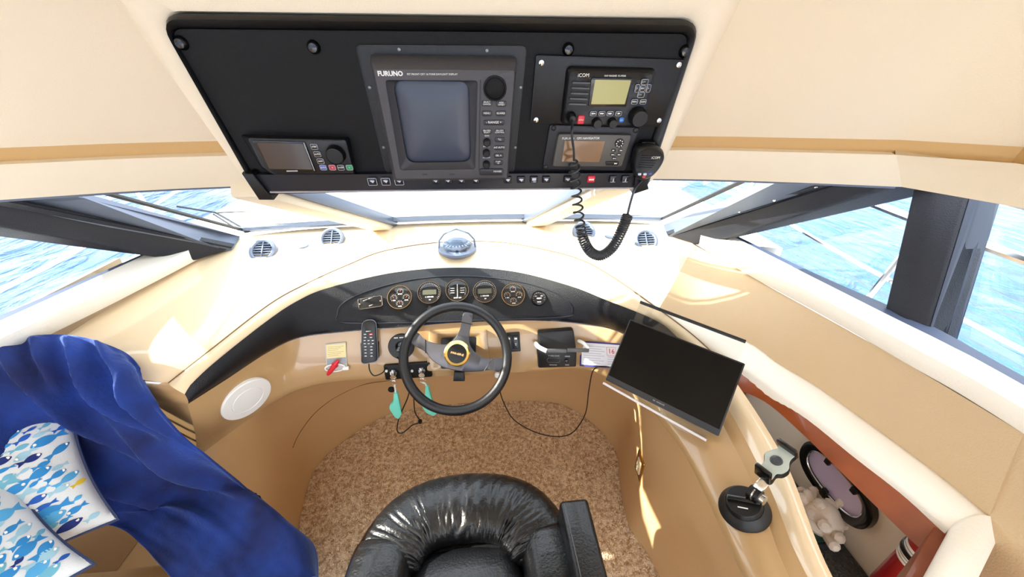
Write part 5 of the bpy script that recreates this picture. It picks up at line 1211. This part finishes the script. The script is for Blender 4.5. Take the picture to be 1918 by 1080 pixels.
link('dial_mark', G().add(box(0, 0, .0345, .020, .0022, .001), T(-.014, -.010, 0, rz=R(-50))), white_print, bd)
def mlp(px, py, hh): return Vector((*local(M, px, py, hh), hh))
k0, k1 = mlp(1404, 918, .045), mlp(1424, 932, .045)
link('hinge', G().add(tube([k0, k1], .016, 16)), black_p, t); link('hinge_cap', tube([k1, k1 + (k1 - k0).normalized() * .010], .011, 14), steel, t); link('hinge_band', tube([k0.lerp(k1, .45), k0.lerp(k1, .58)], .0172, 16), steel, t)
link('neck', hexa([mlp(1405, 913, .055), mlp(1425, 925, .055), mlp(1425, 925, .038), mlp(1405, 913, .038)], [mlp(1424, 893, .075), mlp(1443, 905, .075), mlp(1443, 905, .058), mlp(1424, 893, .058)], .002), chrome_b, t)
HH = .085
cl_ = [(1421, 877), (1430, 864), (1432, 848), (1446, 841), (1456, 838), (1463, 829), (1491, 849), (1484, 859), (1480, 866), (1478, 880), (1466, 888), (1454, 889), (1445, 900), (1434, 898)]
co = [local(M, *q, HH) for q in cl_][::-1]; co = [Vector((q.x, q.y)) for q in catmull([(q.x, q.y, 0) for q in co], 56, True)]
pp = link('clamp_plate', prism(co, HH - .014, HH, .002), black_p, t); link('clamp_face', prism([q.lerp(sum(co, Vector((0, 0))) / 56, .05) for q in co], HH - .001, HH + .002, .0008), mat('clamp_grey', (176, 184, 176), .45), t)
c = local(M, 1454, 863, HH); link('clamp_button', G().add(lathe([(.013, HH + .001), (.012, HH + .004), (.009, HH + .0045), (.008, HH + .003), (.002, HH + .0035)], 24), T(c.x, c.y, 0)), mat('button_slate', (62, 68, 74), .35), t)
for a, b in (((1461, 826), (1497, 851)), ((1411, 880), (1440, 903))):
    A0, B0 = local(M, *a, HH), local(M, *b, HH); d_ = (B0 - A0).normalized(); nrm_ = Vector((-d_.y, d_.x))
    if nrm_.dot(local(M, 1454, 863, HH) - A0) < 0: nrm_ = -nrm_
    q0 = [Vector((*A0, HH - .012)), Vector((*B0, HH - .012)), Vector((*(B0 + nrm_ * .010), HH - .012)), Vector((*(A0 + nrm_ * .010), HH - .012))]; q1_ = [Vector((v_.x, v_.y, HH + .020)) + Vector((*nrm_, 0)) * .004 for v_ in q0]
    link('clamp_jaw', hexa(q0, q1_, .003), black_gloss, t)
# brass switch plate on the footwell wall
p, n = hit(1199, 872, footwell_bvh); M = surf(1199, 872, footwell_bvh)
t = thing('brass_switch_plate', M, 'brass wall plate with a pale switch on the right footwell wall', 'switch plate')
link('plate', prism(rrect(.070, .115, .004), -.002, .005, .002), mat('brass', (186, 146, 66), .25, metal=1), t); link('switch_body', prism(rrect(.034, .066, .002), .004, .008, .001), mat('ivory', (236, 224, 190), .4), t); link('toggle', G().add(box(0, .0, .011, .009, .018, .010, .002)), MATS['ivory'], t)
# ------------------------------------------------------------------ galley: porthole, counter, coral, extinguisher
MG = frame(Vector((GX, .66, .57)), Vector((0, -1, 0)), Vector((-1, 0, 0)))
t = thing('oval_porthole', frame(at(1577, 908, X=GX - .002), Vector((0, -1, 0)), Vector((-1, 0, 0))), 'oval porthole with lilac glass and black rim in the galley wall', 'porthole')
Mp = t.matrix_basis
ex_pts = [local(Mp, *q) for q in ((1507, 842), (1644, 975), (1600, 880), (1540, 925))]
hwid = (ex_pts[1] - ex_pts[0]).length / 2
ax_ = (ex_pts[1] - ex_pts[0]).normalized(); ce = (ex_pts[0] + ex_pts[1]) / 2

hh_ = .085
def stad(w, h2, n=48):
    return [Vector((ce.x + w * math.copysign(abs(math.cos(a)) ** .75, math.cos(a)), ce.y + h2 * math.copysign(abs(math.sin(a)) ** .85, math.sin(a)))) for a in np.linspace(0, 2 * math.pi, n + 1)[:-1]]
link('rim', grid([ring3(stad(hwid, hh_), 0), ring3(stad(hwid, hh_), .018), ring3(stad(hwid - .012, hh_ - .012), .024), ring3(stad(hwid - .028, hh_ - .026), .018), ring3(stad(hwid - .030, hh_ - .028), .004)], True), black_gloss, t, angle=50)
link('inner_ring', tube([(q.x, q.y, .016) for q in stad(hwid - .031, hh_ - .029)], .003, 6, True), steel, t)
link('glass', prism(stad(hwid - .030, hh_ - .028), .002, .008), mat('lilac_glass_daylit', (206, 194, 230), .2, coat=.5), t)  # opaque pale lilac, daylight through the pane is put into the colour
for dx, dy in ((-.04, hh_ - .034), (.06, hh_ - .034), (-.0, -hh_ + .034)): link('latch', G().add(box(0, 0, .022, .018, .022, .012, .003), T(ce.x + dx, ce.y + dy, 0)), black_p, t)
CZ = .40
granite = mat('black_granite', (22, 23, 26), .18, noise_scale=140, noise_amt=.6, col2=(52, 54, 58), coat=.4)
ct = thing('galley_counter', (1.05, .6, CZ), 'black granite counter in the galley below the porthole', 'counter')
edge = [at(1558, 992, CZ), at(1636, 1076, CZ)]
link('worktop', box(1.045, .68, CZ - .02, .40, .62, .04, .004), granite, ct, world=True); link('cabinet', box(1.06, .68, .19, .34, .60, .36), galley, ct, world=True)
cpos = at(1535, 975, CZ + .03)
coral = thing('coral', (cpos.x, cpos.y, CZ), 'lumpy cream coral ornament on a dark green base on the counter', 'ornament')
link('stand', prism(rrect(.14, .10, .012), .0005, .022, .004), mat('green_base', (26, 58, 44), .4), coral)
coralm = mat('coral_cream', (228, 216, 202), .75, bump=.4, bump_scale=80); rg = random.Random(5)
for k_ in range(26):
    a = rg.uniform(0, 6.28); rad_ = rg.uniform(.0, .055); zb = .03 + .085 * (1 - rad_ / .07) * rg.uniform(.2, 1)
    d_ = Vector((math.cos(a) * (.4 + rad_ * 12), math.sin(a) * (.4 + rad_ * 12), rg.uniform(.5, 1.2))).normalized(); L_ = rg.uniform(.030, .055); r0_ = rg.uniform(.010, .015)
    b_ = Vector((rad_ * math.cos(a), rad_ * math.sin(a), zb)); pth = [b_ + d_ * L_ * s_ for s_ in (0, .3, .6, .85, 1)]
    link('lobe', tube(pth, [r0_, r0_ * 1.1, r0_ * 1.25, r0_ * 1.3, r0_ * .7], 9), coralm, coral)
link('core', lathe([(.05, .018), (.062, .04), (.05, .08), (.02, .11), (.003, .115)], 20), coralm, coral)
fe_p = at(1734, 1040, X=1.11)
fe = thing('fire_extinguisher', Matrix.Translation((fe_p.x, fe_p.y, fe_p.z - .235 * .74)) @ Matrix.Diagonal((.74, .74, .74, 1)), 'small red fire extinguisher with white label and black strap', 'fire extinguisher')
fr_ = mat('extinguisher_red', (150, 14, 24), .3, coat=.4)
link('cylinder', lathe([(.050, 0), (.052, .01), (.052, .26), (.046, .285), (.022, .30)], 32), fr_, fe); link('label', lathe([(.0525, .19), (.0525, .262)], 32, False), white_plastic, fe)
g = G()
for k_ in range(5): g.add(lathe([(.0528, .20 + k_ * .012), (.0528, .203 + k_ * .012)], 32, False))
link('label_lines', g, MATS['print_grey'], fe); link('strap', lathe([(.054, .222), (.057, .224), (.057, .238), (.054, .24)], 32, False), black_p, fe)
link('valve', lathe([(.018, .295), (.02, .31), (.012, .33)], 18), black_p, fe); link('handle', G().add(box(.02, 0, .345, .09, .018, .010, .003)).add(box(.02, 0, .322, .07, .016, .008, .003)), black_p, fe); link('gauge', G().add(lathe([(.014, 0), (.013, .012)], 18), T(-.018, 0, .318, ry=R(-90))), steel, fe)
# ------------------------------------------------------------------ wipers outside
for s, (a, b, c_), lb in ((-1, ((565, 437), (405, 390), (330, 386)), 'left'), ):
    base_ = at(462, 430, Y=1.66); w = thing('windscreen_wiper', base_, 'black windscreen wiper parked outside the left pane', 'wiper')
    def wsp(px, py):  # on the screen plane, just outside
        p0_ = Vector((0, 1.70, 1.14)); n_ = Vector((0, .37, .58)).normalized(); return at(px, py, plane=(p0_ + n_ * .03, n_))
    link('arm', tube([wsp(458, 429), wsp(404, 398)], .005, 6), gasket, w, world=True); link('arm_link', tube([wsp(447, 431), wsp(400, 401)], .004, 6), gasket, w, world=True)
    link('blade', tube([wsp(330, 386), wsp(404, 398), wsp(470, 395)], .004, 6), gasket, w, world=True); link('pivot', lathe([(.014, -.01), (.012, .012)], 14), gasket, w)
